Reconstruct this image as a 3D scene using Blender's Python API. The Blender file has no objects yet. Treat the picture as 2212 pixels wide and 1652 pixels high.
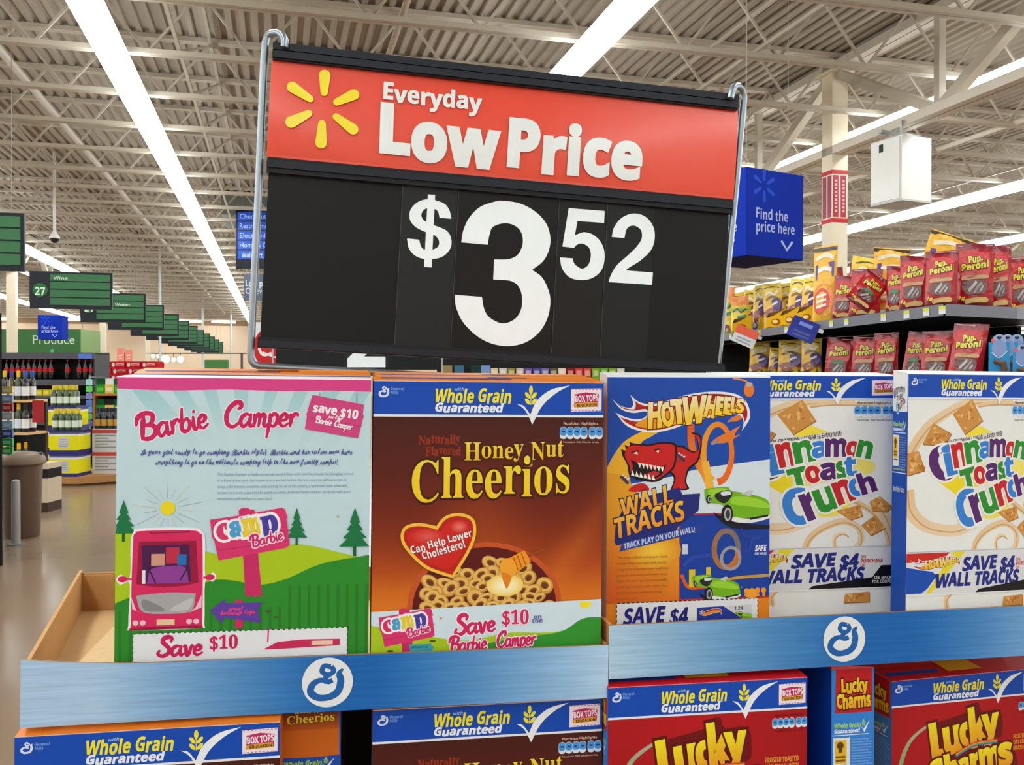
import bpy, math, random
from mathutils import Vector, Matrix
random.seed(7)
R = math.radians
sc = bpy.context.scene
C = sc.collection
# ---------------------------------------------------------------- camera, world, exposure
F, CX, HY, PSI, EYE = 1950.0, 1106.0, 812.0, R(14.5), 1.45
cam = bpy.data.cameras.new('camera'); cam.sensor_width = 36; cam.lens = 36 * F / 2212; cam.clip_end = 300
cam.clip_start = 0.05
co = bpy.data.objects.new('camera', cam); C.objects.link(co)
co.location = (0, 0, EYE); co.rotation_euler = (R(90 - 0.41), 0, -PSI)
sc.camera = co
sc.view_settings.view_transform = 'Standard'; sc.view_settings.look = 'None'
sc.view_settings.gamma = 1; sc.view_settings.use_curve_mapping = False
sc.view_settings.exposure = 0.56
LAMP = 11.5            # strength of the fluorescent tubes
wd = bpy.data.worlds.new('ambient_fill'); sc.world = wd; wd.use_nodes = True
wd.node_tree.nodes['Background'].inputs[0].default_value = (.9, .95, 1, 1)
wd.node_tree.nodes['Background'].inputs[1].default_value = 0.15  # dim ambient fill added to the hall besides its tubes

def W(xc, d, up=0.0):                 # metres right of / ahead of / above the eye -> world
    return Vector((xc * math.cos(PSI) + d * math.sin(PSI), -xc * math.sin(PSI) + d * math.cos(PSI), EYE + up))
def P(px, py, d): return W((px - CX) / F * d, d, (HY - py) / F * d)
CAM = Vector((0, 0, EYE))
def face_z(dx, dy): return math.atan2(dx, -dy)     # turn of an object whose front is -y

# ---------------------------------------------------------------- materials
def l1(c):
    c /= 255.0
    return c / 12.92 if c <= .04045 else ((c + .055) / 1.055) ** 2.4
_lc = {}
def lin(c):
    if c not in _lc: _lc[c] = (l1(c[0]), l1(c[1]), l1(c[2]), 1.0)
    return _lc[c]
def mixc(a, b, t): return tuple(a[i] + (b[i] - a[i]) * t for i in range(3))
def amat(name, rough=.5, metal=0., spec=.5, nscale=60., namt=.05, bump=0., bscale=200., stretch=None, coat=0.):
    m = bpy.data.materials.new(name); m.use_nodes = True
    nt = m.node_tree; N = nt.nodes; b = N['Principled BSDF']
    a = N.new('ShaderNodeAttribute'); a.attribute_name = 'Col'
    tc = N.new('ShaderNodeTexCoord'); nz = N.new('ShaderNodeTexNoise'); nz.inputs['Scale'].default_value = nscale
    mp = N.new('ShaderNodeMapping'); mp.inputs['Scale'].default_value = stretch or (1, 1, 1)
    nt.links.new(tc.outputs['Object'], mp.inputs[0]); nt.links.new(mp.outputs[0], nz.inputs['Vector'])
    mr = N.new('ShaderNodeMapRange'); mr.inputs['To Min'].default_value = 1 - namt; mr.inputs['To Max'].default_value = 1 + namt
    nt.links.new(nz.outputs[0], mr.inputs['Value'])
    mx = N.new('ShaderNodeVectorMath'); mx.operation = 'SCALE'
    nt.links.new(a.outputs['Color'], mx.inputs[0]); nt.links.new(mr.outputs[0], mx.inputs['Scale'])
    nt.links.new(mx.outputs[0], b.inputs['Base Color'])
    b.inputs['Roughness'].default_value = rough; b.inputs['Metallic'].default_value = metal
    b.inputs['Specular IOR Level'].default_value = spec
    if coat: b.inputs['Coat Weight'].default_value = coat; b.inputs['Coat Roughness'].default_value = .15
    if bump:
        n2 = N.new('ShaderNodeTexNoise'); n2.inputs['Scale'].default_value = bscale
        nt.links.new(mp.outputs[0], n2.inputs['Vector'])
        bp = N.new('ShaderNodeBump'); bp.inputs['Strength'].default_value = bump; bp.inputs['Distance'].default_value = .01
        nt.links.new(n2.outputs[0], bp.inputs['Height']); nt.links.new(bp.outputs[0], b.inputs['Normal'])
    return m
M = dict(
    print=amat('printed_card', .45, spec=.3, namt=.03),
    gloss=amat('glossy_card', .3, spec=.6, namt=.03, bump=.2, bscale=6, coat=.25),
    plastic=amat('black_plastic', .42, spec=.25, namt=.03),
    card=amat('cardboard', .85, spec=.15, namt=.08, nscale=90),
    tray=amat('tray_print', .5, spec=.3, namt=.16, nscale=14, stretch=(1, 6, 16), bump=.12, bscale=8),
    paint=amat('painted_steel', .5, spec=.35, namt=.07, nscale=3),
    deck=amat('roof_deck_paint', .55, spec=.3, namt=.12, nscale=.8),
    metal=amat('zinc_wire', .35, metal=.75, namt=.1),
    foil=amat('foil_pouch', .22, spec=.6, namt=.1, bump=.55, bscale=26),
    glass=amat('bottle_glass', .12, spec=.6, namt=.05),
    wood=amat('shelf_wood', .6, spec=.25, namt=.2, nscale=12, stretch=(1, 6, 6)),
    floor=amat('polished_concrete', .2, spec=.6, namt=.22, nscale=.9),
    wall=amat('wall_paint', .8, spec=.2, namt=.05, nscale=.5),
)
def emat(name, col, s):
    m = bpy.data.materials.new(name); m.use_nodes = True
    b = m.node_tree.nodes['Principled BSDF']; b.inputs['Base Color'].default_value = lin((230, 230, 230))
    b.inputs['Emission Color'].default_value = (*col, 1); b.inputs['Emission Strength'].default_value = s
    return m
M['lamp'] = emat('fluorescent_tube', (.92, .98, 1), LAMP)
M['bulb'] = emat('warm_bulb', (1, .85, .6), 14)

# ---------------------------------------------------------------- mesh builder
class MB:
    def __init__(s): s.v = []; s.f = []; s.c = []
    def face(s, pts, col):
        i = len(s.v); s.v += [tuple(p) for p in pts]; s.f.append(list(range(i, i + len(pts)))); s.c.append(col)
    def box(s, x0, x1, y0, y1, z0, z1, col, top=None, front=None):
        a = [(x0, y0, z0), (x1, y0, z0), (x1, y1, z0), (x0, y1, z0), (x0, y0, z1), (x1, y0, z1), (x1, y1, z1), (x0, y1, z1)]
        for q, cc in (((0, 3, 2, 1), col), ((4, 5, 6, 7), top or col), ((0, 1, 5, 4), front or col), ((2, 3, 7, 6), col), ((0, 4, 7, 3), col), ((1, 2, 6, 5), col)):
            s.face([a[k] for k in q], cc)
    def prism(s, base, z0, z1, col, top=None):
        n = len(base)
        s.face([(x, y, z1) for x, y in base], top or col); s.face([(x, y, z0) for x, y in reversed(base)], col)
        for i in range(n):
            a, b = base[i], base[(i + 1) % n]
            s.face([(a[0], a[1], z0), (b[0], b[1], z0), (b[0], b[1], z1), (a[0], a[1], z1)], col)
    def bar(s, p, q, w, h, col, upv=(0, 0, 1)):
        p, q = Vector(p), Vector(q); d = (q - p).normalized(); u = Vector(upv)
        if abs(d.dot(u)) > .95: u = Vector((0, 1, 0))
        x = d.cross(u).normalized() * w / 2; y = x.cross(d).normalized() * h / 2
        r = [(-1, -1), (1, -1), (1, 1), (-1, 1)]
        A = [p + x * i + y * j for i, j in r]; B = [q + x * i + y * j for i, j in r]
        for k in range(4):
            l = (k + 1) % 4; s.face([A[k], A[l], B[l], B[k]], col)
        s.face(A[::-1], col); s.face(B, col)
    def tube(s, path, r, col, n=8, cap=True):
        path = [Vector(p) for p in path]; rings = []; u = None
        for i, p in enumerate(path):
            d = (path[min(i + 1, len(path) - 1)] - path[max(i - 1, 0)]).normalized()
            if u is None: u = d.orthogonal().normalized()
            else: u = (u - d * u.dot(d)).normalized()
            w = d.cross(u); i0 = len(s.v); rr = r[i] if isinstance(r, (list, tuple)) else r
            for k in range(n):
                a = 2 * math.pi * k / n; s.v.append(tuple(p + (u * math.cos(a) + w * math.sin(a)) * rr))
            rings.append(i0)
        for a, b in zip(rings, rings[1:]):
            for k in range(n):
                l = (k + 1) % n; s.f.append([a + k, a + l, b + l, b + k]); s.c.append(col)
        if cap:
            s.f.append([rings[0] + k for k in range(n)][::-1]); s.c.append(col)
            s.f.append([rings[-1] + k for k in range(n)]); s.c.append(col)
    def lathe(s, prof, col, n=12, o=(0, 0, 0), sx=1, sy=1):      # prof: (radius, z[, colour])
        rings = []
        for p in prof:
            i0 = len(s.v); rings.append(i0)
            for k in range(n):
                a = 2 * math.pi * k / n; s.v.append((o[0] + p[0] * math.cos(a) * sx, o[1] + p[0] * math.sin(a) * sy, o[2] + p[1]))
        for j, (a, b) in enumerate(zip(rings, rings[1:])):
            cc = prof[j + 1][2] if len(prof[j + 1]) > 2 else col
            for k in range(n):
                l = (k + 1) % n; s.f.append([a + k, a + l, b + l, b + k]); s.c.append(cc)
        s.f.append([rings[-1] + k for k in range(n)]); s.c.append(prof[-1][2] if len(prof[-1]) > 2 else col)
        s.f.append([rings[0] + k for k in range(n)][::-1]); s.c.append(col)
    def add(s, o):
        i0 = len(s.v); s.v += o.v; s.f += [[i + i0 for i in f] for f in o.f]; s.c += o.c; return s
    def build(s, name, mat='print', parent=None, smooth=False, bevel=0):
        me = bpy.data.meshes.new(name); me.from_pydata(s.v, [], s.f)
        ca = me.color_attributes.new('Col', 'FLOAT_COLOR', 'CORNER'); buf = []
        for f, c in zip(s.f, s.c):
            if isinstance(c, list):
                for x in c: buf += lin(x)
            else: buf += lin(c) * len(f)
        ca.data.foreach_set('color', buf)
        if smooth: me.polygons.foreach_set('use_smooth', [True] * len(s.f))
        me.materials.append(M[mat]); me.update()
        o = bpy.data.objects.new(name, me); C.objects.link(o)
        if parent: o.parent = parent
        if smooth:
            try: me.set_sharp_from_angle(angle=R(40))
            except Exception: pass
        if bevel:
            b = o.modifiers.new('edge', 'BEVEL'); b.width = bevel; b.segments = 2; b.limit_method = 'ANGLE'
        return o

def rgb(*a): return a
def tag(o, label, cat, group=None, kind=None):
    if label: o['label'] = label
    if cat: o['category'] = cat
    if group: o['group'] = group
    if kind: o['kind'] = kind
    return o
def thing(name, label, cat, loc=(0, 0, 0), rot=(0, 0, 0), group=None):
    o = bpy.data.objects.new(name, None); C.objects.link(o); o.empty_display_size = .05
    o.location = loc; o.rotation_euler = rot if isinstance(rot, (tuple, list)) else (0, 0, rot)
    return tag(o, label, cat, group)
def dup(root, label=None, loc=None, rot=None, group=None, scale=None):
    def cp(o, par):
        c = o.copy(); C.objects.link(c)
        if par: c.parent = par
        for ch in list(o.children): cp(ch, c)
        return c
    r = cp(root, None)
    if label: r['label'] = label
    if group: r['group'] = group
    if loc is not None: r.location = loc
    if rot is not None: r.rotation_euler = rot if isinstance(rot, (tuple, list)) else (0, 0, rot)
    if scale is not None: r.scale = scale
    return r
ORD = 'first second third fourth fifth sixth seventh eighth ninth tenth eleventh twelfth thirteenth fourteenth fifteenth sixteenth seventeenth eighteenth'.split()

# ---------------------------------------------------------------- flat printed art
def sty(s, kind):
    if not kind: return s
    base = {'b': (0x1D400, 0x1D41A, 0x1D7CE), 'scr': (0x1D4D0, 0x1D4EA, 0x1D7CE), 'sb': (0x1D5D4, 0x1D5EE, 0x1D7EC), 'sbi': (0x1D63C, 0x1D656, 0x1D7EC)}[kind]
    r = ''
    for c in s:
        if 'A' <= c <= 'Z': r += chr(base[0] + ord(c) - 65)
        elif 'a' <= c <= 'z': r += chr(base[1] + ord(c) - 97)
        elif c.isdigit(): r += chr(base[2] + ord(c) - 48)
        else: r += c
    return r
_gl = {}; _at = {}
def text_mesh(body, res, space=1.0):
    cu = bpy.data.curves.new('t', 'FONT'); cu.body = body; cu.resolution_u = res; cu.space_line = space
    o = bpy.data.objects.new('t', cu); C.objects.link(o)
    dg = bpy.context.evaluated_depsgraph_get(); ev = o.evaluated_get(dg); me = ev.to_mesh()
    V = [(v.co.x, v.co.y) for v in me.vertices]; Fc = [list(p.vertices) for p in me.polygons]
    ev.to_mesh_clear(); bpy.data.objects.remove(o); bpy.data.curves.remove(cu)
    pos = {}; rm = [pos.setdefault((round(x, 4), round(y, 4)), len(pos)) for x, y in V]
    return list(pos.keys()), [[rm[i] for i in f] for f in Fc]
_alpha = ''.join(chr(k) for k in range(65, 91)) + ''.join(chr(k) for k in range(97, 123))
def uses(*a): return ''.join(sorted(set(' '.join(a))))
CHS = dict(sb=''.join(c for c in _alpha if c not in 'JQZjq') + ''.join(str(k) for k in range(8)) + '$ & ! . : -',
           b=uses('Honey Nut Cheerios Naturally Flavored camp', '$10'),
           scr=uses('Is your girl ready to go camping Barbie style? Barbie and her sisters now have', 'everything to go on the ultimate camping trip in the new family camper!', 'Camper Save great holiday toys'))
def atlas(style):
    """Each character of a style once, on its own line and closed by an H that gives its advance."""
    if style in _at: return _at[style]
    hh = 'H'; CH = CHS[style]
    V, Fc = text_mesh('\n'.join([hh, ' ' + hh] + [sty(c, style) + ' ' + hh for c in CH]), 4, 4.0)
    par = list(range(len(V)))
    def find(i):
        while par[i] != i: par[i] = par[par[i]]; i = par[i]
        return i
    for f in Fc:
        for k in f[1:]: par[find(k)] = find(f[0])
    isl = {}
    for f in Fc: isl.setdefault(find(f[0]), []).append(f)
    rows = {}; ys = [v[1] for v in V]; top = max(ys)
    first = None; items = []
    for fs in isl.values():
        vs = sorted({k for f in fs for k in f}); cy = sum(V[k][1] for k in vs) / len(vs); items.append((cy, min(V[k][0] for k in vs), vs, fs))
    cap = max(i[1] for i in items)
    ref = max(items, key=lambda t: t[0]); H = top - min(V[k][1] for k in ref[2]); lsb = ref[1]; base0 = min(V[k][1] for k in ref[2])
    n = len(CH) + 2; low = [min(items, key=lambda t: t[0])]; step = (base0 - min(V[k][1] for k in low[0][2])) / (n - 1)
    out = {}
    sp = 0
    for i in range(1, n):
        b = base0 - step * i; row = [t for t in items if b - step * .45 < t[0] - H * .5 < b + step * .45]
        h = max(row, key=lambda t: t[1]); fs = [f for t in row if t is not h for f in t[3]]; ids = sorted({k for f in fs for k in f}); mp = {k: q for q, k in enumerate(ids)}
        if i == 1: sp = h[1] - lsb; continue
        out[CH[i - 2]] = ([(V[k][0], V[k][1] - b) for k in ids], [[mp[k] for k in f] for f in fs], h[1] - lsb - sp)
    _at[style] = out; return out
def glyphs(body, style='sb'):
    key = (body, style)
    if key in _gl: return _gl[key]
    sh = .2 if style == 'sbi' else 0
    if style:
        at = atlas('sb' if sh else style); PV = []; Fc = []; x = 0
        for c in body:
            v, f, adv = at.get(c, at[' ']); i0 = len(PV); PV += [(p[0] + x + sh * p[1], p[1]) for p in v]; Fc += [[k + i0 for k in q] for q in f]; x += adv
    else: PV, Fc = text_mesh(body, 4 if len(body) < 26 else 2)
    ec = {}
    for f in Fc:
        for a, b in zip(f, f[1:] + f[:1]):
            if a != b: ec.setdefault((min(a, b), max(a, b)), []).append((a, b))
    E = [v[0] for v in ec.values() if len(v) == 1]
    nrm = {}
    for a, b in E:
        dx, dy = PV[b][0] - PV[a][0], PV[b][1] - PV[a][1]; L = math.hypot(dx, dy) or 1
        for k in (a, b): nrm.setdefault(k, []).append((dy / L, -dx / L))
    mit = {}
    for k, ns in nrm.items():
        x = sum(n[0] for n in ns); y = sum(n[1] for n in ns); L = math.hypot(x, y)
        if L < .2: mit[k] = ns[0]; continue
        x /= L; y /= L; d = max(.5, x * ns[0][0] + y * ns[0][1]); mit[k] = (x / d, y / d)
    xs = [p[0] for p in PV] or [0, 1]; ys = [p[1] for p in PV] or [0, 1]
    _gl[key] = (PV, Fc, E, mit, (min(xs), min(ys), max(xs), max(ys)))
    return _gl[key]
def caph(style): return glyphs('B' if style == 'scr' else 'H', style)[4][3]
def spl(pts, n=5, closed=True):
    out = []; N = len(pts); rng = range(N if closed else N - 1)
    co = lambda p: len(p) > 2
    def tan(i, out_):
        p = pts[i % N]; a = pts[(i - 1) % N]; b = pts[(i + 1) % N]
        if not closed and i == 0: return (b[0] - p[0], b[1] - p[1])
        if not closed and i == N - 1: return (p[0] - a[0], p[1] - a[1])
        if co(p): return (b[0] - p[0], b[1] - p[1]) if out_ else (p[0] - a[0], p[1] - a[1])
        return ((b[0] - a[0]) / 2, (b[1] - a[1]) / 2)
    for i in rng:
        p, q = pts[i], pts[(i + 1) % N]
        if co(p) and co(q): out.append((p[0], p[1])); continue
        m, k = tan(i, True), tan((i + 1) % N if closed else i + 1, False)
        for j in range(n):
            t = j / n; h1 = 2 * t ** 3 - 3 * t * t + 1; h2 = t ** 3 - 2 * t * t + t; h3 = -2 * t ** 3 + 3 * t * t; h4 = t ** 3 - t * t
            out.append((h1 * p[0] + h2 * m[0] + h3 * q[0] + h4 * k[0], h1 * p[1] + h2 * m[1] + h3 * q[1] + h4 * k[1]))
    if not closed: out.append((pts[-1][0], pts[-1][1]))
    return out
class Art(MB):
    """Printed sheet: every call lays one more ink layer a few microns above the last."""
    def __init__(s, tf=None, eps=4e-6):
        super().__init__(); s.k = 1; s.eps = eps; s.tf = tf; s.loc = None
    def m(s, p, j=0.0):
        x, y = p[0], p[1]
        if s.loc: x, y = s.loc(x, y)
        q = s.tf(x, y)
        if len(q) == 2: return (q[0], -(s.k + j) * s.eps, q[1])
        return (q[0], q[1] - (s.k + j) * s.eps, q[2])
    def poly(s, pts, col):
        s.k += 1; s.face([s.m(p) for p in pts], col)
    def rect(s, x0, y0, x1, y1, col): s.poly([(x0, y0), (x1, y0), (x1, y1), (x0, y1)], col)
    def vgrad(s, x0, y0, x1, y1, ct, cb): s.poly([(x0, y0), (x1, y0), (x1, y1), (x0, y1)], [ct, ct, cb, cb])
    def ell(s, cx, cy, rx, ry, col, rot=0, n=20):
        c, d = math.cos(R(rot)), math.sin(R(rot)); q = []
        for k in range(n):
            a = 2 * math.pi * k / n; x, y = rx * math.cos(a), ry * math.sin(a); q.append((cx + x * c - y * d, cy + x * d + y * c))
        s.poly(q, col)
    def glow(s, cx, cy, rx, ry, ci, cob, n=24):
        s.k += 1
        for k in range(n):
            a, b = 2 * math.pi * k / n, 2 * math.pi * (k + 1) / n
            s.face([s.m((cx, cy)), s.m((cx + rx * math.cos(a), cy + ry * math.sin(a))), s.m((cx + rx * math.cos(b), cy + ry * math.sin(b)))], [ci, cob, cob])
    def grid(s, x0, y0, x1, y1, nx, ny, fn):
        s.k += 1; i0 = len(s.v)
        for j in range(ny + 1):
            for i in range(nx + 1): s.v.append(s.m((x0 + (x1 - x0) * i / nx, y0 + (y1 - y0) * j / ny)))
        cs = [[fn(i / nx, j / ny) for i in range(nx + 1)] for j in range(ny + 1)]
        for j in range(ny):
            for i in range(nx):
                a = i0 + j * (nx + 1) + i
                s.f.append([a, a + 1, a + nx + 2, a + nx + 1]); s.c.append([cs[j][i], cs[j][i + 1], cs[j + 1][i + 1], cs[j + 1][i]])
    def pen(s, pts, w, col, closed=False, n=5, smooth=True, taper=0):
        if smooth: pts = spl(pts, n, closed)
        else: pts = list(pts)
        if closed: pts = pts + [pts[0]]
        s.k += 1; L = []; N = len(pts)
        for i, p in enumerate(pts):
            if closed: a, b = pts[(i - 1) % (N - 1)], pts[(i + 1) % (N - 1)]
            else: a, b = pts[max(i - 1, 0)], pts[min(i + 1, N - 1)]
            dx, dy = b[0] - a[0], b[1] - a[1]; l = math.hypot(dx, dy) or 1
            ww = w / 2 if not isinstance(w, (list, tuple)) else 0
            if isinstance(w, (list, tuple)): t = i / (N - 1) * (len(w) - 1); k = min(int(t), len(w) - 2); ww = (w[k] + (w[k + 1] - w[k]) * (t - k)) / 2
            L.append(((p[0] + dy / l * ww, p[1] - dx / l * ww), (p[0] - dy / l * ww, p[1] + dx / l * ww)))
        for i in range(N - 1):
            j = (i % 6) * .1
            if isinstance(col, list): c0 = mixc(col[0], col[1], i / (N - 1)); cc = [c0] * 4
            else: cc = col
            s.face([s.m(L[i][0], j), s.m(L[i + 1][0], j), s.m(L[i + 1][1], j), s.m(L[i][1], j)], cc)
    def cap(s, p, r, q, t, col, n=8):                   # tapered petal
        a = math.atan2(q[1] - p[1], q[0] - p[0]); pts = []
        for k in range(n + 1):
            b = a + math.pi / 2 + math.pi * k / n; pts.append((p[0] + r * math.cos(b), p[1] + r * math.sin(b)))
        for k in range(n + 1):
            b = a - math.pi / 2 + math.pi * k / n; pts.append((q[0] + t * math.cos(b), q[1] + t * math.sin(b)))
        s.poly(pts, col)
    def _lay(s, G, mp, col, bold):
        PV, Fc, E, mit, bb = G; s.k += 1
        cf = (lambda y: col) if not isinstance(col, list) else (lambda y: mixc(col[1], col[0], max(0, min(1, (y - bb[1]) / (bb[3] - bb[1] or 1)))))
        if Fc:
            i0 = len(s.v); s.v += [s.m(mp(*p)) for p in PV]
            for f in Fc:
                if len(set(f)) < 3: continue
                s.f.append([i0 + k for k in f]); s.c.append([cf(PV[k][1]) for k in f])
        if bold:
            s.k += 1
            for n, (a, b) in enumerate(E):
                (ax, ay), (bx, by) = PV[a], PV[b]; (mx, my), (nx, ny) = mit[a], mit[b]; j = (n % 6) * .1
                s.face([s.m(mp(ax - mx * bold, ay - my * bold), j), s.m(mp(ax + mx * bold, ay + my * bold), j), s.m(mp(bx + nx * bold, by + ny * bold), j), s.m(mp(bx - nx * bold, by - ny * bold), j)],
                       [cf(ay), cf(ay), cf(by), cf(by)])
    def text(s, body, bl, br, tl, col, style='sb', bold=0, out=None):
        """bl/br: base line ends, tl: top of the first capital."""
        G = glyphs(body, style); x0, _, x1, _ = G[4]; H = caph(style)
        def mp(x, y):
            u, v = (x - x0) / (x1 - x0), y / H
            return (bl[0] + (br[0] - bl[0]) * u + (tl[0] - bl[0]) * v, bl[1] + (br[1] - bl[1]) * u + (tl[1] - bl[1]) * v)
        if out: s._lay(G, mp, out[0], (out[1] + bold) * H)
        s._lay(G, mp, col, bold * H)
    def line(s, body, x, y, w, h, col, style='sb', bold=0, out=None, rot=0, sh=0):
        c, d = math.cos(R(rot)), math.sin(R(rot))
        s.text(body, (x, y), (x + w * c, y + w * d), (x + h * (d + sh * c), y - h * (c - sh * d)), col, style, bold, out)
    def fit(s, body, x0, y0, x1, y1, col, style='sb', bold=0, out=None, rot=0):
        G = glyphs(body, style); a, b, c, d = G[4]; H = caph(style); cx, cy = (x0 + x1) / 2, (y0 + y1) / 2
        cr, sr = math.cos(R(rot)), math.sin(R(rot))
        def mp(x, y):
            u = ((x - a) / (c - a) - .5) * (x1 - x0); v = (.5 - (y - b) / (d - b)) * (y1 - y0)
            return (cx + u * cr - v * sr, cy + u * sr + v * cr)
        if out: s._lay(G, mp, out[0], (out[1] + bold) * H)
        s._lay(G, mp, col, bold * H)

# brush lettering: each letter is a few pen strokes (x right, y up, small letters one unit high)
BR = dict(
    a=([[(.78, .86), (.45, 1.0), (.12, .72), (.08, .3), (.28, .0), (.55, .2), (.76, .7)], [(.8, 1.0), (.74, .35), (.86, .02), (1.06, .2)]], .98),
    r=([[(.12, .98), (.2, .6), (.16, .0)], [(.18, .5), (.38, .94), (.62, 1.0), (.7, .84)]], .74),
    b=([[(.26, 1.8), (.18, 1.1), (.13, .35), (.3, .0), (.62, .1), (.76, .5), (.6, .93), (.36, .84), (.2, .58)]], .9),
    i=([[(.16, 1.0), (.14, .3), (.26, .0), (.46, .2)], [(.2, 1.42), (.26, 1.36)]], .46),
    e=([[(.1, .42), (.5, .55), (.6, .84), (.36, 1.0), (.1, .66), (.12, .2), (.4, .0), (.76, .24)]], .74),
    m=([[(.08, .98), (.16, .6), (.12, .0)], [(.16, .55), (.36, .98), (.52, .8), (.48, .0)], [(.5, .55), (.72, .98), (.9, .8), (.86, .2), (.98, .0), (1.16, .18)]], 1.14),
    p=([[(.14, 1.02), (.16, .3), (.04, -.9)], [(.17, .6), (.4, 1.0), (.7, .84), (.7, .3), (.45, .0), (.18, .16)]], .86),
    v=([[(.02, .9), (.18, .94), (.34, .04), (.52, .14), (.68, .98), (.84, .86)]], .86),
    B=([[(.5, 1.72), (.36, .9), (.28, .02)], [(-.1, 1.2), (.06, 1.72), (.62, 1.96), (1.16, 1.74), (1.06, 1.2), (.6, 1.02)], [(.6, 1.02), (1.18, .88), (1.32, .42), (.96, .02), (.5, .0), (.26, .14)]], 1.42),
    C=([[(1.02, 1.42), (1.2, 1.62), (1.06, 1.94), (.7, 1.9), (.28, 1.42), (.14, .8), (.32, .16), (.78, .0), (1.22, .4)]], 1.2),
    S=([[(1.02, 1.5), (1.08, 1.8), (.78, 1.98), (.42, 1.82), (.36, 1.44), (.66, 1.1), (.96, .7), (.84, .2), (.42, .0), (.06, .22), (.14, .54)]], 1.12))
def brush(A, word, x, y, w, h, col, pw=.26, out=None, rot=0):
    tot = sum(BR[c][1] for c in word); sx, sy = w / tot, h / 1.95; c_, s_ = math.cos(R(rot)), math.sin(R(rot)); ps = (sx + sy) / 2
    def mp(px, py): u, v = px * sx + .1 * py * sy, -py * sy; return (x + u * c_ - v * s_, y + u * s_ + v * c_)
    for col_, ex in (((out[0], out[1] * h),) if out else ()) + ((col, 0),):
        cx = 0
        for ch in word:
            for st in BR[ch][0]:
                k = pw * (1.25 if ch.isupper() else 1) * ps
                A.pen([mp(cx + p[0], p[1]) for p in st], [k * .62 + 2 * ex, k * 1.15 + 2 * ex, k + 2 * ex, k * .95 + 2 * ex, k * .6 + 2 * ex], col_, n=6)
                for q in (st[0], st[-1]): a = mp(cx + q[0], q[1]); A.ell(a[0], a[1], k * .31 + ex, k * .31 + ex, col_, n=10)
            cx += BR[ch][1]
# ---------------------------------------------------------------- the cereal display's own frame
REC = R(9.5)
DZ = REC - PSI                                        # turn of the display about the vertical
cr_, sr_ = math.cos(REC), math.sin(REC)
def D(t, s, z): p = W(.1046 + t * cr_ - s * sr_, 1.0 + t * sr_ + s * cr_); return Vector((p.x, p.y, z))
def T(px, s=0.0):
    k = (px - CX) / F
    return (k * (1 + s * cr_) - .1046 + s * sr_) / (cr_ - k * sr_)
WHITE = (222, 232, 236)
# ---------------------------------------------------------------- building shell
DECKZ, JB = 6.15, 5.33
CREAM = (188, 179, 161); DECKC = (168, 158, 142)
def struct(name, mb, mat, smooth=False):
    o = mb.build(name, mat, None, smooth); o['kind'] = 'structure'; return o
X0, X1, Y0, Y1 = -26.0, 66.0, -20.0, 67.0
m = MB(); m.face([(X0, Y0, 0), (X1, Y0, 0), (X1, Y1, 0), (X0, Y1, 0)], (144, 120, 98)); struct('floor', m, 'floor')
m = MB(); x = X0; pz = DECKZ
while x < X1:                                        # fluted steel deck, flutes run front to back
    for a, b, za, zb in ((0, .07, 0, 0), (.07, .085, 0, .05), (.085, .155, .05, .05), (.155, .17, .05, 0)):
        m.face([(x + a, Y0, pz + za), (x + b, Y0, pz + zb), (x + b, Y1, pz + zb), (x + a, Y1, pz + za)], DECKC)
    x += .17
struct('ceiling', m, 'deck')
m = MB(); m.box(X0, X1, Y1, Y1 + .2, 0, 6.3, (232, 208, 178)); m.box(X0, X1, Y1 - .06, Y1, 5.0, 6.3, (170, 140, 105)); struct('wall_back', m, 'wall')
for nm, a in (('wall_left', (X0 - .2, X0, Y0, Y1)), ('wall_right', (X1, X1 + .2, Y0, Y1)), ('wall_front', (X0, X1, Y0 - .2, Y0))):
    m = MB(); m.box(*a, 0, 6.3, (232, 214, 188)); struct(nm, m, 'wall')
# open-web joists across the hall, one mesh repeated
m = MB(); L0, L1 = X0 + .3, X1 - .3
for s in (-1, 1):
    m.bar((L0, s * .035, DECKZ - .035), (L1, s * .035, DECKZ - .035), .06, .06, CREAM)
    m.bar((L0, s * .035, JB), (L1, s * .035, JB), .06, .06, CREAM)
x = L0; k = 0
while x < L1 - 1.3:
    m.bar((x, 0, DECKZ - .05), (x + .62, 0, JB), .03, .03, CREAM); m.bar((x + .62, 0, JB), (x + 1.24, 0, DECKZ - .05), .03, .03, CREAM)
    x += 1.24
j0 = m.build('roof_joist', 'paint'); j0['kind'] = 'structure'; j0.location.y = 4.8
y = 6.5; yj = [4.8]
while y < Y1 - .5: yj.append(y); y += 1.7
for y in yj[1:]:
    o = j0.copy(); C.objects.link(o); o.location.y = y
for y in (-16, -12, -8, -4, 0):
    o = j0.copy(); C.objects.link(o); o.location.y = y
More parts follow.
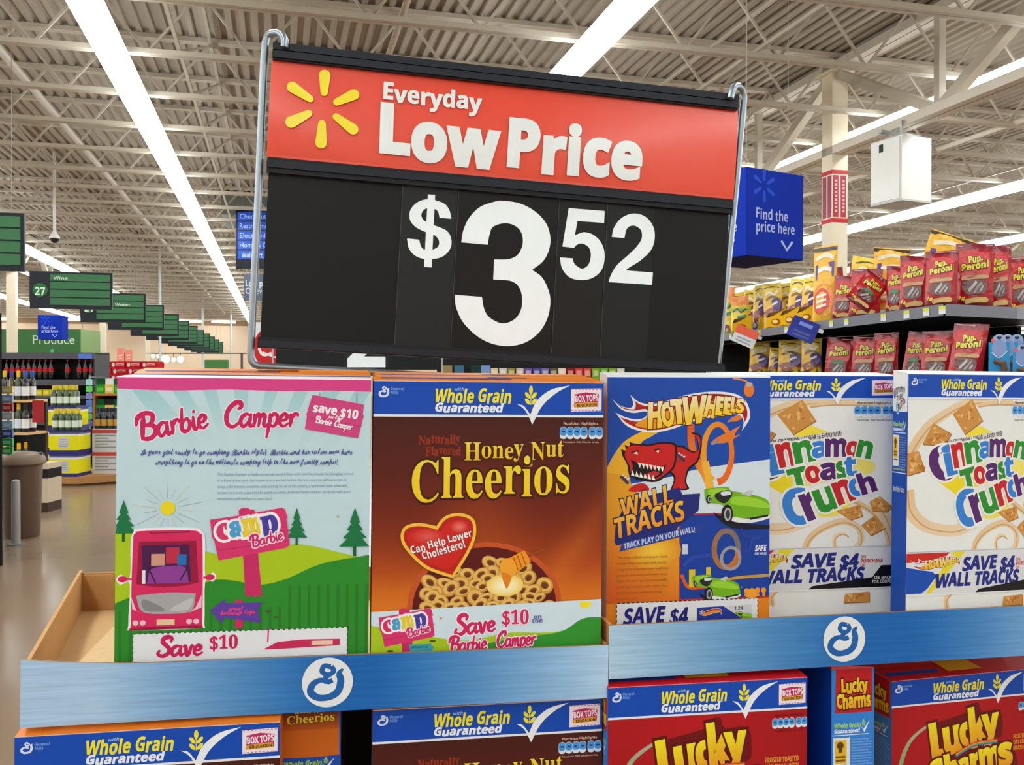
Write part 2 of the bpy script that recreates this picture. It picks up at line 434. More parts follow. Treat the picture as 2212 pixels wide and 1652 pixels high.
# joist girders along the hall on their columns
GB = 4.77
def girder():
    m = MB()
    for s in (-1, 1):
        m.bar((s * .07, Y0 + .2, GB), (s * .07, Y1 - .2, GB), .12, .12, (206, 198, 182)); m.bar((s * .07, Y0 + .2, 6.0), (s * .07, Y1 - .2, 6.0), .12, .12, CREAM)
    y = 11.8 - 2.2 - 4.4 * 6
    while y < Y1 - 4:
        m.bar((0, y, GB), (0, y, 5.95), .1, .1, CREAM)
        m.bar((0, y, GB), (0, y + 2.2, 5.95), .13, .13, CREAM); m.bar((0, y, GB), (0, y - 2.2, 5.95), .13, .13, CREAM)
        y += 4.4
    return m.build('roof_girder', 'paint')
g0 = girder(); g0['kind'] = 'structure'; g0.location.x = 8.0
for gx in (-8.0, -23.0, 24.0, 40.0):
    o = g0.copy(); C.objects.link(o); o.location.x = gx
def column(x, y, band=False):
    m = MB(); c = (222, 210, 184)
    m.box(-.02 + -.11, .13, -.13, .13, 0, 6.05, c); m.box(-.2, .2, -.2, .2, 0, .02, c); m.box(-.2, .2, -.2, .2, 5.9, 5.93, c)
    if band:
        a = 3.66
        for s in ((-.132, .132, -.134, -.13), (-.134, -.13, -.132, .132)):
            m.box(s[0], s[1], s[2], s[3], a + .76, a + .82, (190, 30, 45)); m.box(s[0], s[1], s[2], s[3], a + .05, a + .11, (190, 30, 45))
        for s0 in (-.11, .015):
            m.box(s0, s0 + .085, -.136, -.13, a + .13, a + .74, (178, 40, 60)); m.box(-.136, -.13, s0, s0 + .085, a + .13, a + .74, (150, 50, 80))
            for q in range(9): m.box(s0 + .025, s0 + .06, -.139, -.135, a + .2 + q * .055, a + .235 + q * .055, (220, 170, 180))
    o = m.build('column', 'paint'); o['kind'] = 'structure'; o.location = (x, y, 0); return o
column(8.0, 11.8, True)
for x, y in ((8, 27), (8, 42), (8, 57), (-8, 16), (-8, 31), (-8, 46), (-8, 61), (24, 27), (24, 42), (24, 57)): column(x, y)
# sprinkler main, bridging line and their hangers
m = MB(); m.tube([(-3.58, Y0 + 1, 5.78), (-3.58, Y1 - 1, 5.78)], .055, (206, 198, 184), 8)
o = tag(m.build('sprinkler_pipe', 'paint', None, True), 'long pale sprinkler pipe under the roof deck, crossing above the green aisle signs', 'pipe')
m = MB(); m.tube([(11.0, Y0 + 1, 5.35), (11.0, Y1 - 1, 5.35)], .04, (220, 214, 200), 8)
tag(m.build('conduit_pipe', 'paint', None, True), 'thin cream conduit running under the joists past the column', 'pipe')
for bx in (-1.15, 1.3, 5.6, 13.5):
    m = MB(); m.bar((bx, 4.8, JB + .05), (bx, Y1 - 1, JB + .05), .04, .04, CREAM); m.bar((bx + .25, 4.8, DECKZ - .12), (bx + .25, Y1 - 1, DECKZ - .12), .04, .04, CREAM)
    y = 4.8
    while y < 40:
        m.bar((bx, y, JB + .05), (bx + .25, y + 1.7, DECKZ - .1), .025, .025, CREAM); y += 1.7
    struct('joist_bridging', m, 'paint')
m = MB(); m.box(-1.4, 1.2, 24.0, 26.2, 5.55, 6.1, (112, 118, 110)); o = struct('roof_skylight_curb', m, 'paint')

# ---------------------------------------------------------------- continuous fluorescent strips
LZ = 5.2
def strip():
    t = thing('strip_light', '', 'light')
    h = MB(); a = Y0 + .6
    pr = [(-.15, .03), (-.06, .09), (.06, .09), (.15, .03)]
    for p, q in zip(pr, pr[1:] + pr[:1]): h.face([(p[0], a, p[1]), (q[0], a, q[1]), (q[0], Y1 - 3, q[1]), (p[0], Y1 - 3, p[1])], (235, 235, 230))
    h.build('housing', 'paint', t)
    l = MB(); pr = [(-.153, .03), (-.165, .03), (-.14, -.1), (.14, -.1), (.165, .03), (.153, .03)]; n = 34; st = (Y1 - 3 - a) / n
    for k in range(n):
        for p, q in zip(pr, pr[1:]):
            l.face([(p[0], a + k * st, p[1]), (q[0], a + k * st, q[1]), (q[0], a + (k + 1) * st - .02, q[1]), (p[0], a + (k + 1) * st - .02, p[1])], (255, 255, 255))
    l.build('tube', 'lamp', t)
    return t
rows = [-1.86 + 5.3 * k for k in range(-4, 13)]
s0 = strip()
nm = {-4: 'against the far side wall', -3: 'two strips beyond the aisle signs', -2: 'past the tan brown trash can side of the hall', -1: 'just beyond the green aisle signs', 0: 'ending behind the wire frame of the price sign', 1: 'ending at the top rail of the price sign', 2: 'running along the girder behind the blue column sign', 3: 'passing behind the hanging white box', 4: 'crossing just above the red treat pouches'}
for i, x in enumerate(rows):
    k = i - 4
    lb = 'long white fluorescent ceiling strip ' + (nm[k] if k in nm else ORD[k - 1] + ' counted out from the price sign')
    o = s0 if i == 0 else dup(s0)
    o.location = (x, 0, LZ); tag(o, lb, 'light', 'fluorescent strips under the roof')
# ---------------------------------------------------------------- printed artwork of the cartons
BLUE = (8, 72, 178); YEL = (236, 224, 44); NAVY = (30, 38, 130); PINK = (205, 40, 108)
def gmark(A, cx, cy, r, col):                       # the cursive capital G
    p = lambda x, y: (cx + x * r, cy + y * r)
    A.pen([p(.12, -.62), p(-.14, -.66), p(-.22, -.44), p(.02, -.3), p(.24, -.44), p(.14, -.64)], .2 * r, col)
    A.pen([p(.06, -.3), p(-.1, -.16), p(.02, -.02), p(.2, -.08)], .2 * r, col)
    A.pen([p(.6, -.52), p(.46, -.34), p(.52, -.05), p(.42, .36), p(.1, .58), p(-.36, .6), p(-.66, .36), p(-.56, .04), p(-.24, -.1), p(-.04, .02)],
          [.08 * r, .25 * r, .29 * r, .29 * r, .25 * r, .29 * r, .27 * r, .2 * r, .14 * r], col)
def wheat(A, cx, cy, s, col):
    A.ell(cx, cy - 42 * s, 11 * s, 24 * s, col)
    for dy in (-12, 22):
        for e in (-1, 1): A.ell(cx + e * 19 * s, cy + dy * s, 10 * s, 21 * s, col, rot=e * 38)
    A.pen([(cx, cy - 20 * s), (cx, cy + 42 * s)], 4 * s, col, smooth=False)
def header(A, sh=0):                               # the blue band, drawn on a 1290-wide sheet
    A.rect(0, 0, 1290, 182, BLUE); A.rect(0, 180, 1290, 193, (225, 232, 238))
    gmark(A, 58, 58, 40, (215, 225, 240)); A.line('General', 92, 47, 72, 15, (120, 170, 235), 'sbi'); A.line('Mills', 92, 68, 42, 15, (120, 170, 235), 'sbi')
    A.line('Whole Grain', 338 - sh, 106, 420, 70, YEL, 'sbi', .025); A.line('with', 440 - sh, 46, 54, 17, (150, 190, 240), 'sbi')
    A.line('Guaranteed', 337 - sh, 161, 378, 44, (232, 238, 244), 'sbi', .04)
    A.poly([(x - sh, y) for x, y in spl([(792, 120, 1), (830, 130), (868, 178, 1), (905, 100), (985, 38), (1095, 12, 1), (1010, 60), (935, 130), (880, 234, 1), (850, 172), (826, 142)], 5)], (232, 238, 244))
    wheat(A, 870 - sh, 82, 1, YEL)
    A.k += 1; A.poly([(1100, 32), (1278, 28), (1278, 156), (1100, 160)], (235, 225, 232))
    for q in range(9):
        A.rect(1104 + q * 20, 33, 1114 + q * 20, 37, (200, 60, 120)); A.rect(1104 + q * 20, 151, 1114 + q * 20, 155, (200, 60, 120))
    A.poly([(1122, 62), (1190, 50), (1262, 60), (1258, 132), (1120, 136)], (190, 30, 100)); A.line('BOX TOPS', 1126, 106, 134, 34, (240, 230, 240), 'sb', .03, rot=-5)
    A.poly([(1112, 122), (1134, 112), (1254, 104), (1254, 132), (1134, 138)], (214, 160, 50)); A.line('EDUCATION', 1138, 133, 112, 15, (60, 30, 20), 'sb', .03, rot=-3)
def pills(A, x, y, w, tcol, bg=None):               # nutrition highlights
    A.line('Nutrition Highlights', x + w * .08, y, w * .84, w * .055, tcol, 'sb')
    for i in range(6):
        x0 = x + w * (.165 * i + (.04 if i > 3 else 0)); r = w * .078
        A.poly(spl([(x0, y + w * .1), (x0 + r, y + w * .055), (x0 + 2 * r, y + w * .1), (x0 + 2 * r, y + w * .3), (x0 + r, y + w * .345), (x0, y + w * .3)], 3), (215, 228, 240))
        A.poly(spl([(x0 + 2, y + w * .1), (x0 + r, y + w * .065), (x0 + 2 * r - 2, y + w * .1), (x0 + 2 * r - 2, y + w * .25), (x0 + 2, y + w * .25)], 3), (70, 150, 220))
        A.rect(x0 + r * .5, y + w * .15, x0 + r * 1.5, y + w * .19, (20, 60, 130))
    A.line('Amount and % Daily Value per serving', x + w * .07, y + w * .43, w * .86, w * .035, tcol, 'sb')
def camp_sign(A, x, y, s):                          # plank sign in a 440 x 300 field
    q = lambda pts: [(x + a * s, y + b * s) for a, b in pts]
    A.poly(q([(180, 260), (262, 250), (288, 510), (262, 500), (250, 512), (228, 498), (212, 510), (196, 495)]), (198, 40, 100))
    A.poly(q([(155, 15), (170, 2), (205, 0), (215, 10), (240, 12), (242, 40), (158, 48)]), (205, 45, 105))
    A.poly(q([(0, 65), (170, 42), (395, 2), (410, 14), (424, 60), (418, 66), (438, 215), (420, 232), (48, 296), (22, 178), (12, 170)]), (214, 50, 110))
    for a, b in (((20, 178), (440, 130)), ((40, 240), (436, 190))): A.pen(q([a, b]), 4 * s, (180, 35, 90), smooth=False)
    for ch, c, b in (('c', (214, 50, 110), (40, 90, 110, 175)), ('a', (70, 160, 215), (108, 80, 178, 160)), ('m', (230, 205, 50), (178, 62, 282, 152)), ('p', (70, 60, 160), (285, 50, 368, 180))):
        A.fit(ch, x + b[0] * s, y + b[1] * s, x + b[2] * s, y + b[3] * s, c, 'b', .05, ((240, 240, 246), .12), rot=-8)
    brush(A, 'Barbie', x + 228 * s, y + 226 * s, 178 * s, 66 * s, (205, 40, 110), .3, ((240, 225, 235), .09), rot=-14)
def fir(A, cx, y0, y1, w, col=(18, 116, 66)):
    h = y1 - y0; A.rect(cx - w * .05, y1 - h * .26, cx + w * .05, y1, (16, 90, 55))
    pts = [(cx, y0)]
    L = [(.16, .3), (.1, .32), (.26, .46), (.16, .48), (.38, .62), (.24, .64), (.5, .8)]
    pts += [(cx + w * a, y0 + h * b) for a, b in L] + [(cx - w * a, y0 + h * b) for a, b in reversed(L)]
    A.poly(pts, col)
def hills(A, x0, y0, x1, y1, lime, green): A.poly(lime, (168, 198, 24)); A.poly(green, (44, 138, 40))

def art_camper(A):                                  # back panel with the pink camper, field 1392 wide
    H = 1800
    A.rect(0, 0, 1392, H, (190, 218, 226))
    for a, b, c, d, e in ((68, 200, 330, 480, 400), (285, 372, 470, 530, 360), (455, 528, 545, 590, 330), (625, 705, 640, 690, 300), (800, 870, 740, 770, 330), (960, 1040, 850, 900, 380), (1120, 1220, 960, 1010, 420), (1300, 1392, 1100, 1180, 430)):
        A.poly([(a, 60), (b, 60), (d, e), (c, e)], [(158, 204, 212), (158, 204, 212), (190, 218, 226), (190, 218, 226)])
    A.poly(spl([(0, 0, 1), (1392, 0, 1), (1392, 68, 1), (1150, 64), (900, 70), (600, 63), (300, 71), (0, 64, 1)], 3), (214, 64, 138))
    o = ((238, 236, 242), .04)
    brush(A, 'Barbie', 118, 350, 375, 140, (200, 26, 92), .3, o, rot=-11.5); brush(A, 'Camper', 570, 272, 408, 136, (200, 26, 92), .3, o, rot=-.5)
    for x in (1102, 1310): A.pen([(x, 72), (x, 140 if x > 1200 else 100)], 5, (150, 150, 160), smooth=False)
    A.poly([(1060, 90), (1082, 92), (1352, 143), (1346, 200), (1352, 206), (1320, 338), (1019, 285), (1030, 210), (1026, 205)], (206, 66, 128))
    for a, b in (((1040, 150), (1345, 200)), ((1030, 215), (1340, 270))): A.pen([a, b], 4, (176, 50, 110), smooth=False)
    A.line('save $10', 1064, 178, 255, 48, (240, 240, 244), 'sb', .03, rot=9); A.line('on the', 1150, 226, 76, 22, (240, 235, 240), 'scr', .05, rot=9); brush(A, 'Barbie', 1076, 246, 92, 38, (240, 235, 240), .3, rot=12); brush(A, 'Camper', 1182, 268, 104, 38, (240, 235, 240), .3, rot=12)
    t = (84, 92, 160)
    A.line('Is your girl ready to go camping Barbie style?  Barbie and her sisters now have', 128, 438, 1160, 34, t, 'scr', .03)
    A.line('everything to go on the ultimate camping trip in the new family camper!', 208, 494, 1000, 34, t, 'scr', .03)
    for i, (s, w) in enumerate((('The Barbie Camper includes a pop-up second floor with two hammocks for lounging around', 755), ('in, a front driver seat that converts to a second bed so there is room for all four sisters to', 720),
                                ('sleep, a full kitchen complete with seating for all of the sisters, a bathroom with toilet and', 720), ('shower and even a spa pool to splash around! (Includes family camper, spa pool, soft-good', 740), ('hammocks and kitchen accessories.)', 300))):
        A.line(s, 540, 549 + i * 34.5, w, 15, (130, 140, 178), '')
    for k in range(18):
        a = R(20 * k + 8); A.pen([(275 + 60 * math.cos(a), 732 + 55 * math.sin(a)), (275 + (190 if k % 2 else 130) * math.cos(a), 732 + (165 if k % 2 else 110) * math.sin(a))], 2.5, (170, 160, 190) if k % 3 else (214, 200, 150), smooth=False)
    A.ell(275, 730, 40, 39, (236, 214, 28))
    A.poly(spl([(0, 870, 1), (60, 868), (140, 880), (300, 930), (480, 975), (560, 992), (700, 975), (940, 945), (1060, 955), (1200, 990), (1392, 1040, 1), (1392, 1300, 1), (0, 1300, 1)], 4), (168, 198, 24))
    A.poly(spl([(0, 1256, 1), (120, 1210), (300, 1165), (470, 1152), (545, 1136), (640, 1145), (780, 1172), (930, 1140), (1120, 1060), (1392, 1014, 1), (1392, H, 1), (0, H, 1)], 4), (40, 136, 40))
    for k in range(26):
        x = 20 + k * 54; A.rect(x, 1300 if x < 900 else 1180, x + 16, H, (34, 120, 34))
    fir(A, 42, 682, 915, 150); fir(A, 980, 735, 950, 120); fir(A, 1308, 738, 1020, 180)
    # the camper, a plain pink motor coach seen head on
    A.poly(spl([(95, 860), (130, 840), (400, 840), (460, 862), (478, 920), (480, 1110), (520, 1095), (540, 1120), (520, 1148), (480, 1148), (478, 1380), (450, 1408), (100, 1408), (72, 1380), (78, 1150), (30, 1152), (6, 1122), (30, 1096), (78, 1110), (80, 920)], 4), (232, 234, 240))
    A.poly(spl([(105, 872), (135, 855), (395, 855), (450, 875), (464, 925), (466, 1370), (440, 1392), (105, 1392), (86, 1370), (92, 925)], 4), (212, 38, 96))
    A.poly(spl([(125, 915, 1), (430, 915, 1), (444, 1150, 1), (350, 1168), (210, 1168), (112, 1150, 1)], 3), (150, 14, 62))
    A.poly([(140, 935), (392, 935), (404, 1140), (145, 1140)], (72, 20, 74))
    A.poly(spl([(170, 1150, 1), (190, 1070), (280, 1055), (370, 1062), (392, 1150, 1)], 3), (140, 60, 150)); A.rect(190, 985, 262, 1050, (206, 150, 130)); A.rect(268, 950, 340, 1040, (190, 40, 70)); A.rect(330, 990, 378, 1050, (30, 110, 180)); A.rect(142, 1075, 160, 1150, (225, 225, 235))
    A.pen([(175, 1060), (215, 1150)], 7, (40, 20, 50), smooth=False); A.pen([(388, 1060), (345, 1135)], 7, (40, 20, 50), smooth=False)
    A.poly(spl([(112, 1215, 1), (280, 1202), (430, 1210, 1), (418, 1290), (380, 1318), (270, 1322), (170, 1315), (130, 1285)], 4), (165, 165, 168))
    A.poly(spl([(150, 1235), (270, 1300), (160, 1300)], 3), (130, 132, 136)); A.poly(spl([(410, 1235), (290, 1300), (390, 1300)], 3), (190, 190, 192))
    A.poly([(86, 1220), (115, 1300), (150, 1318), (92, 1290)], (225, 190, 205)); A.poly([(462, 1220), (430, 1290), (395, 1318), (462, 1290)], (225, 190, 205))
    for x in (110, 148, 396, 434): A.ell(x, 1368, 16, 15, (232, 190, 205))
    A.rect(222, 1352, 318, 1384, (226, 200, 160)); A.pen([(180, 868), (395, 864)], 8, (150, 20, 70), smooth=False)
    for x in (40, 506): A.ell(x, 1122, 26, 17, (206, 34, 92))
    A.rect(60, 1116, 88, 1128, (206, 34, 92)); A.rect(470, 1116, 496, 1128, (206, 34, 92))
    camp_sign(A, 504, 732, 1.0)
    A.rect(646, 1255, 688, 1415, (206, 34, 92))
    A.poly([(510, 1310), (588, 1246), (594, 1272), (795, 1272), (770, 1310), (786, 1388), (588, 1352), (570, 1384)], (92, 60, 160))
    A.line('great', 610, 1315, 80, 22, (226, 60, 120), 'scr', .05); A.line('holiday toys', 565, 1342, 190, 26, (226, 60, 120), 'scr', .05)
    for x, y in ((825, 1325), (870, 1358)): A.ell(x, y, 14, 5, (90, 60, 20), rot=8)
    A.poly([(1200, 780), (1222, 788), (1206, 800), (1212, 790)], (226, 150, 40))
    A.rect(98, 1428, 1272, H - 60, (224, 230, 236))
    for k in range(40): A.rect(98 + k * 30, 1426, 112 + k * 30, 1432, (50, 70, 60))
    for k in range(8): A.rect(96, 1436 + k * 30, 101, 1450 + k * 30, (50, 70, 60)); A.rect(1269, 1436 + k * 30, 1274, 1450 + k * 30, (50, 70, 60))
    brush(A, 'Save', 226, 1556, 240, 104, (200, 26, 92), .32); A.line('$10', 510, 1530, 150, 78, (200, 26, 92), 'b', .02)
    A.poly([(800, 1540), (880, 1500), (1020, 1490), (1230, 1494), (1230, 1530), (900, 1540)], (196, 40, 90)); A.rect(1070, 1500, 1190, 1525, (232, 200, 180)); A.pen([(830, 1420), (826, 1500)], 8, (200, 60, 120), smooth=False)

def art_honey(A):
    H = 1770
    st = [(0, (66, 20, 14)), (.2, (84, 24, 14)), (.42, (108, 32, 14)), (.58, (134, 46, 14)), (.74, (170, 70, 18)), (.86, (206, 104, 24)), (1, (226, 128, 34))]
    def fn(u, v):
        v = v + .07 * math.cos((u - .45) * 9) * (v > .25) * (1 - v)
        for (a, ca), (b, cb) in zip(st, st[1:]):
            if v <= b: c = mixc(ca, cb, (v - a) / (b - a)); break
        else: c = st[-1][1]
        e = max(0., 1 - abs(u - .5 + (.9 - v) * .1) * 4) * max(0, v - .25) * (1 - v) * 1.1
        e += max(0., 1 - abs(u - .85 + (v - .7) * .6) * 9) * .35 * max(0, min(1, (v - .3) * 3))
        return mixc(c, (232, 130, 40), min(.6, e))
    A.grid(0, 180, 1290, 1300, 30, 30, fn); A.rect(0, 1290, 1290, H, (232, 128, 30))
    header(A)
    pills(A, 1040, 232, 240, (225, 190, 170))
    A.line('Naturally', 246, 350, 230, 52, (146, 48, 20), 'b', .02); A.line('Flavored', 285, 412, 195, 52, (146, 48, 20), 'b', .02)
    g = [(240, 214, 70), (226, 176, 24)]; dk = ((60, 20, 8), .05)
    A.line('Honey', 500, 442, 332, 108, g, 'b', .0, dk); A.line('Nut', 874, 442, 188, 108, g, 'b', .0, dk)
    A.pen([(861 + 18 * math.cos(a / 3), 452 + 18 * math.sin(a / 3)) for a in range(19)], 13, (196, 140, 60))
    A.line('Cheerios', 212, 676, 886, 246, [(238, 214, 60), (240, 196, 20)], 'b', .0, dk)
    # bowl of oat rings
    A.ell(626, 1240, 432, 352, (196, 84, 36), n=40); A.ell(626, 1250, 404, 335, (92, 16, 14), n=40)
    rr = random.Random(3); Q = []
    for j in range(7):
        for i in range(11):
            x = 250 + i * 76 + rr.uniform(-24, 24) + (j % 2) * 36; y = 1005 + j * 48 + rr.uniform(-16, 16)
            if ((x - 626) / 392) ** 2 + ((y - 1290) / 300) ** 2 < 1 and not (abs(x - 735) < 60 and abs(y - 1120) < 40): Q.append((y, x))
    for y, x in sorted(Q):
        r = rr.uniform(42, 58); q = rr.uniform(.5, .92); ro = rr.uniform(-40, 40)
        A.ell(x, y + 4, r, r * q, (140, 84, 26), ro, 16); A.ell(x, y, r * .97, r * q * .95, (206, 152, 66), ro, 16); A.ell(x - 3, y - 4, r * .8, r * q * .76, (226, 184, 100), ro, 14)
        A.ell(x, y, r * .46, r * q * .45, (150, 92, 34), ro, 14); A.ell(x + 1, y + 3, r * .36, r * q * .33, (104, 56, 20), ro, 12)
    A.glow(735, 1130, 105, 62, (255, 252, 225), (238, 206, 90))
    A.pen([(840, 975), (960, 935)], 13, (150, 70, 20), smooth=False)              # honey dipper
    A.pen([(742, 1042), (862, 968)], [104, 116, 100, 74], [(236, 150, 30), (214, 120, 24)], smooth=False)
    for k in range(5): A.pen([(762 + k * 22, 1076 - k * 15), (738 + k * 22, 998 - k * 11)], 6, (176, 84, 14), smooth=False)
    A.ell(752, 1030, 46, 54, (240, 164, 44), rot=-28); A.poly(spl([(715, 1060), (738, 1140), (752, 1140), (770, 1080)], 4), (226, 130, 24))
    # red heart
    hp = [(438, 1065, 1), (300, 1010), (205, 920), (172, 860), (185, 808), (250, 792), (330, 806), (352, 818, 1), (400, 758), (470, 740), (540, 766), (552, 840), (520, 930)]
    A.pen(hp, 34, (240, 190, 60), True, 5); A.poly(spl(hp, 6), (186, 30, 24))
    A.poly(spl([(420, 1030), (300, 985), (225, 905), (192, 860), (205, 825), (255, 810), (335, 828), (355, 842), (415, 778), (475, 760), (525, 785), (530, 840), (495, 930)], 5), (204, 36, 28))
    A.glow(300, 850, 90, 45, (226, 90, 80), (204, 36, 28)); A.glow(475, 800, 50, 36, (232, 120, 110), (204, 36, 28))
    A.line('Can Help Lower', 215, 942, 345, 38, (236, 236, 236), 'sb', .01, ((110, 30, 24), .05), rot=-16); A.line('Cholesterol', 278, 974, 240, 40, (236, 236, 236), 'sb', .01, ((110, 30, 24), .05), rot=-16)
    # coupon strip
    A.poly([(0, 1256), (1290, 1222), (1290, 1528), (0, 1530)], (204, 224, 236))
    A.poly(spl([(0, 1330, 1), (300, 1395), (520, 1430), (760, 1395), (1000, 1400), (1290, 1370, 1), (1290, 1520, 1), (0, 1520, 1)], 5), (166, 198, 30))
    A.poly(spl([(300, 1500, 1), (520, 1470), (800, 1425), (1050, 1400), (1180, 1330), (1290, 1325, 1), (1290, 1520, 1), (0, 1520, 1)], 5), (48, 146, 46))
    A.poly(spl([(1160, 1236, 1), (1235, 1234, 1), (1222, 1262), (1195, 1272), (1170, 1262)], 4), (240, 224, 40))
    camp_sign(A, 40, 1242, .7); A.poly([(205, 1440), (320, 1440), (315, 1430), (345, 1460), (318, 1496), (318, 1482), (215, 1486)], (60, 160, 176)); A.line('welcome to', 215, 1460, 95, 13, (20, 90, 120), 'sb')
    A.poly([(362, 1290), (388, 1300), (368, 1312), (374, 1300)], (230, 150, 40))
    for x, y in ((105, 1472), (335, 1425)): A.ell(x, y, 18, 6, (70, 80, 20))
    o = ((238, 236, 242), .06)
    brush(A, 'Save', 456, 1396, 226, 104, (206, 34, 96), .32, o, rot=-4); A.line('$10', 722, 1350, 148, 82, (206, 34, 96), 'b', .02, o); A.line('on', 900, 1318, 44, 22, (96, 90, 170), 'sb'); A.line('the', 890, 1340, 60, 24, (96, 90, 170), 'sb')
    brush(A, 'Barbie', 428, 1490, 206, 84, (206, 34, 96), .32, o, rot=-3); brush(A, 'Camper', 690, 1472, 222, 84, (206, 34, 96), .32, o, rot=-2)
    A.poly([(0, 1516), (1290, 1506), (1290, 1522), (0, 1534)], (236, 236, 232)); A.rect(0, 1532, 1290, H, (226, 112, 24))

def hw_flame(A, x, y, s, word=True):                # flame shaped badge, field 910 x 260
    q = lambda pts: [(x + p[0] * s, y + p[1] * s) + tuple(p[2:]) for p in pts]
    out = [(0, 45, 1), (55, 88), (120, 100), (135, 70), (118, 20, 1), (170, 62), (240, 76), (340, 62), (490, 18), (650, -2), (790, 8), (865, 42), (902, 100), (908, 170), (856, 248, 1), (866, 190), (842, 150), (780, 142), (630, 165), (500, 196), (410, 228), (320, 250), (240, 254), (160, 240), (85, 205), (20, 128, 1), (85, 158), (150, 172), (200, 166), (228, 140), (210, 122), (140, 132), (60, 110)]
    A.poly(spl(q(out), 4), (230, 232, 238))
    inn = [(22, 66, 1), (70, 98), (140, 110), (152, 80), (142, 54, 1), (185, 80), (250, 90), (345, 76), (495, 32), (650, 12), (780, 22), (848, 54), (886, 105), (890, 160), (868, 200, 1), (868, 170), (845, 134), (780, 128), (630, 150), (500, 182), (405, 214), (320, 236), (240, 240), (165, 226), (95, 195), (52, 158, 1), (100, 174), (155, 186), (215, 178), (244, 140), (215, 108), (140, 118), (70, 104)]
    A.poly(spl(q(inn), 4), (170, 28, 26))
    A.poly(spl(q([(150, 205), (250, 150), (400, 110), (560, 70), (720, 60), (850, 95), (840, 122), (640, 145), (500, 176), (400, 208), (300, 230), (210, 226)]), 4), (226, 150, 30))
    if word:
        g = [(238, 226, 180), (240, 196, 30)]; dk = ((90, 10, 10), .05)
        for ch, b in (('H', (228, 70, 330, 222)), ('O', (322, 72, 398, 212)), ('T', (388, 50, 478, 196)), ('W', (470, 34, 622, 194)), ('H', (606, 30, 690, 160)), ('E', (684, 34, 738, 146)), ('E', (736, 36, 788, 140)), ('L', (784, 38, 826, 128)), ('S', (818, 46, 866, 132))):
            A.fit(ch, x + b[0] * s, y + b[1] * s, x + b[2] * s, y + b[3] * s, g, 'sbi' if ch in 'HW' else 'sb', .05, dk, rot=-6 if b[0] < 600 else 6)
def speedster(A, x, y, s):                          # low green toy racer, field 430 x 200
    q = lambda pts: [(x + p[0] * s, y + p[1] * s) + tuple(p[2:]) for p in pts]
    A.poly(spl(q([(60, 150), (200, 215), (430, 240), (430, 260), (180, 250)]), 3), (14, 20, 40))
    A.poly(spl(q([(0, 10, 1), (40, 2), (150, -4), (175, 20), (230, 30), (330, 50), (410, 80), (430, 130), (425, 175), (300, 190), (180, 184), (150, 130), (100, 100), (15, 85)]), 4), (112, 176, 24))
    A.poly(spl(q([(190, 60), (300, 62), (400, 95), (420, 130), (300, 120), (180, 100)]), 4), (150, 206, 50)); A.poly(spl(q([(30, 12), (130, 5), (160, 30), (90, 40), (40, 60)]), 4), (150, 206, 50))
    A.poly(spl(q([(70, 40), (150, 16), (185, 40), (140, 96), (90, 80)]), 3), (30, 34, 40)); A.poly(spl(q([(110, 28), (165, 24), (175, 42), (120, 50)]), 3), (210, 220, 225)); A.poly(q([(240, 40), (300, 18), (322, 24), (300, 58)]), (190, 195, 200))
    A.poly(spl(q([(180, 182), (300, 196), (426, 174), (426, 196), (300, 222), (190, 210)]), 3), (225, 228, 230)); A.poly(q([(300, 190), (420, 172), (420, 184), (300, 204)]), (20, 24, 20))
    for cx, cy, r in ((150, 165, 1), (30, 70, .45)):
        A.ell(x + cx * s, y + cy * s, 38 * r * s, 60 * r * s, (16, 16, 20)); A.ell(x + (cx + 4) * s, y + cy * s, 24 * r * s, 42 * r * s, (170, 175, 180)); A.ell(x + (cx + 5) * s, y + cy * s, 14 * r * s, 28 * r * s, (50, 52, 58))
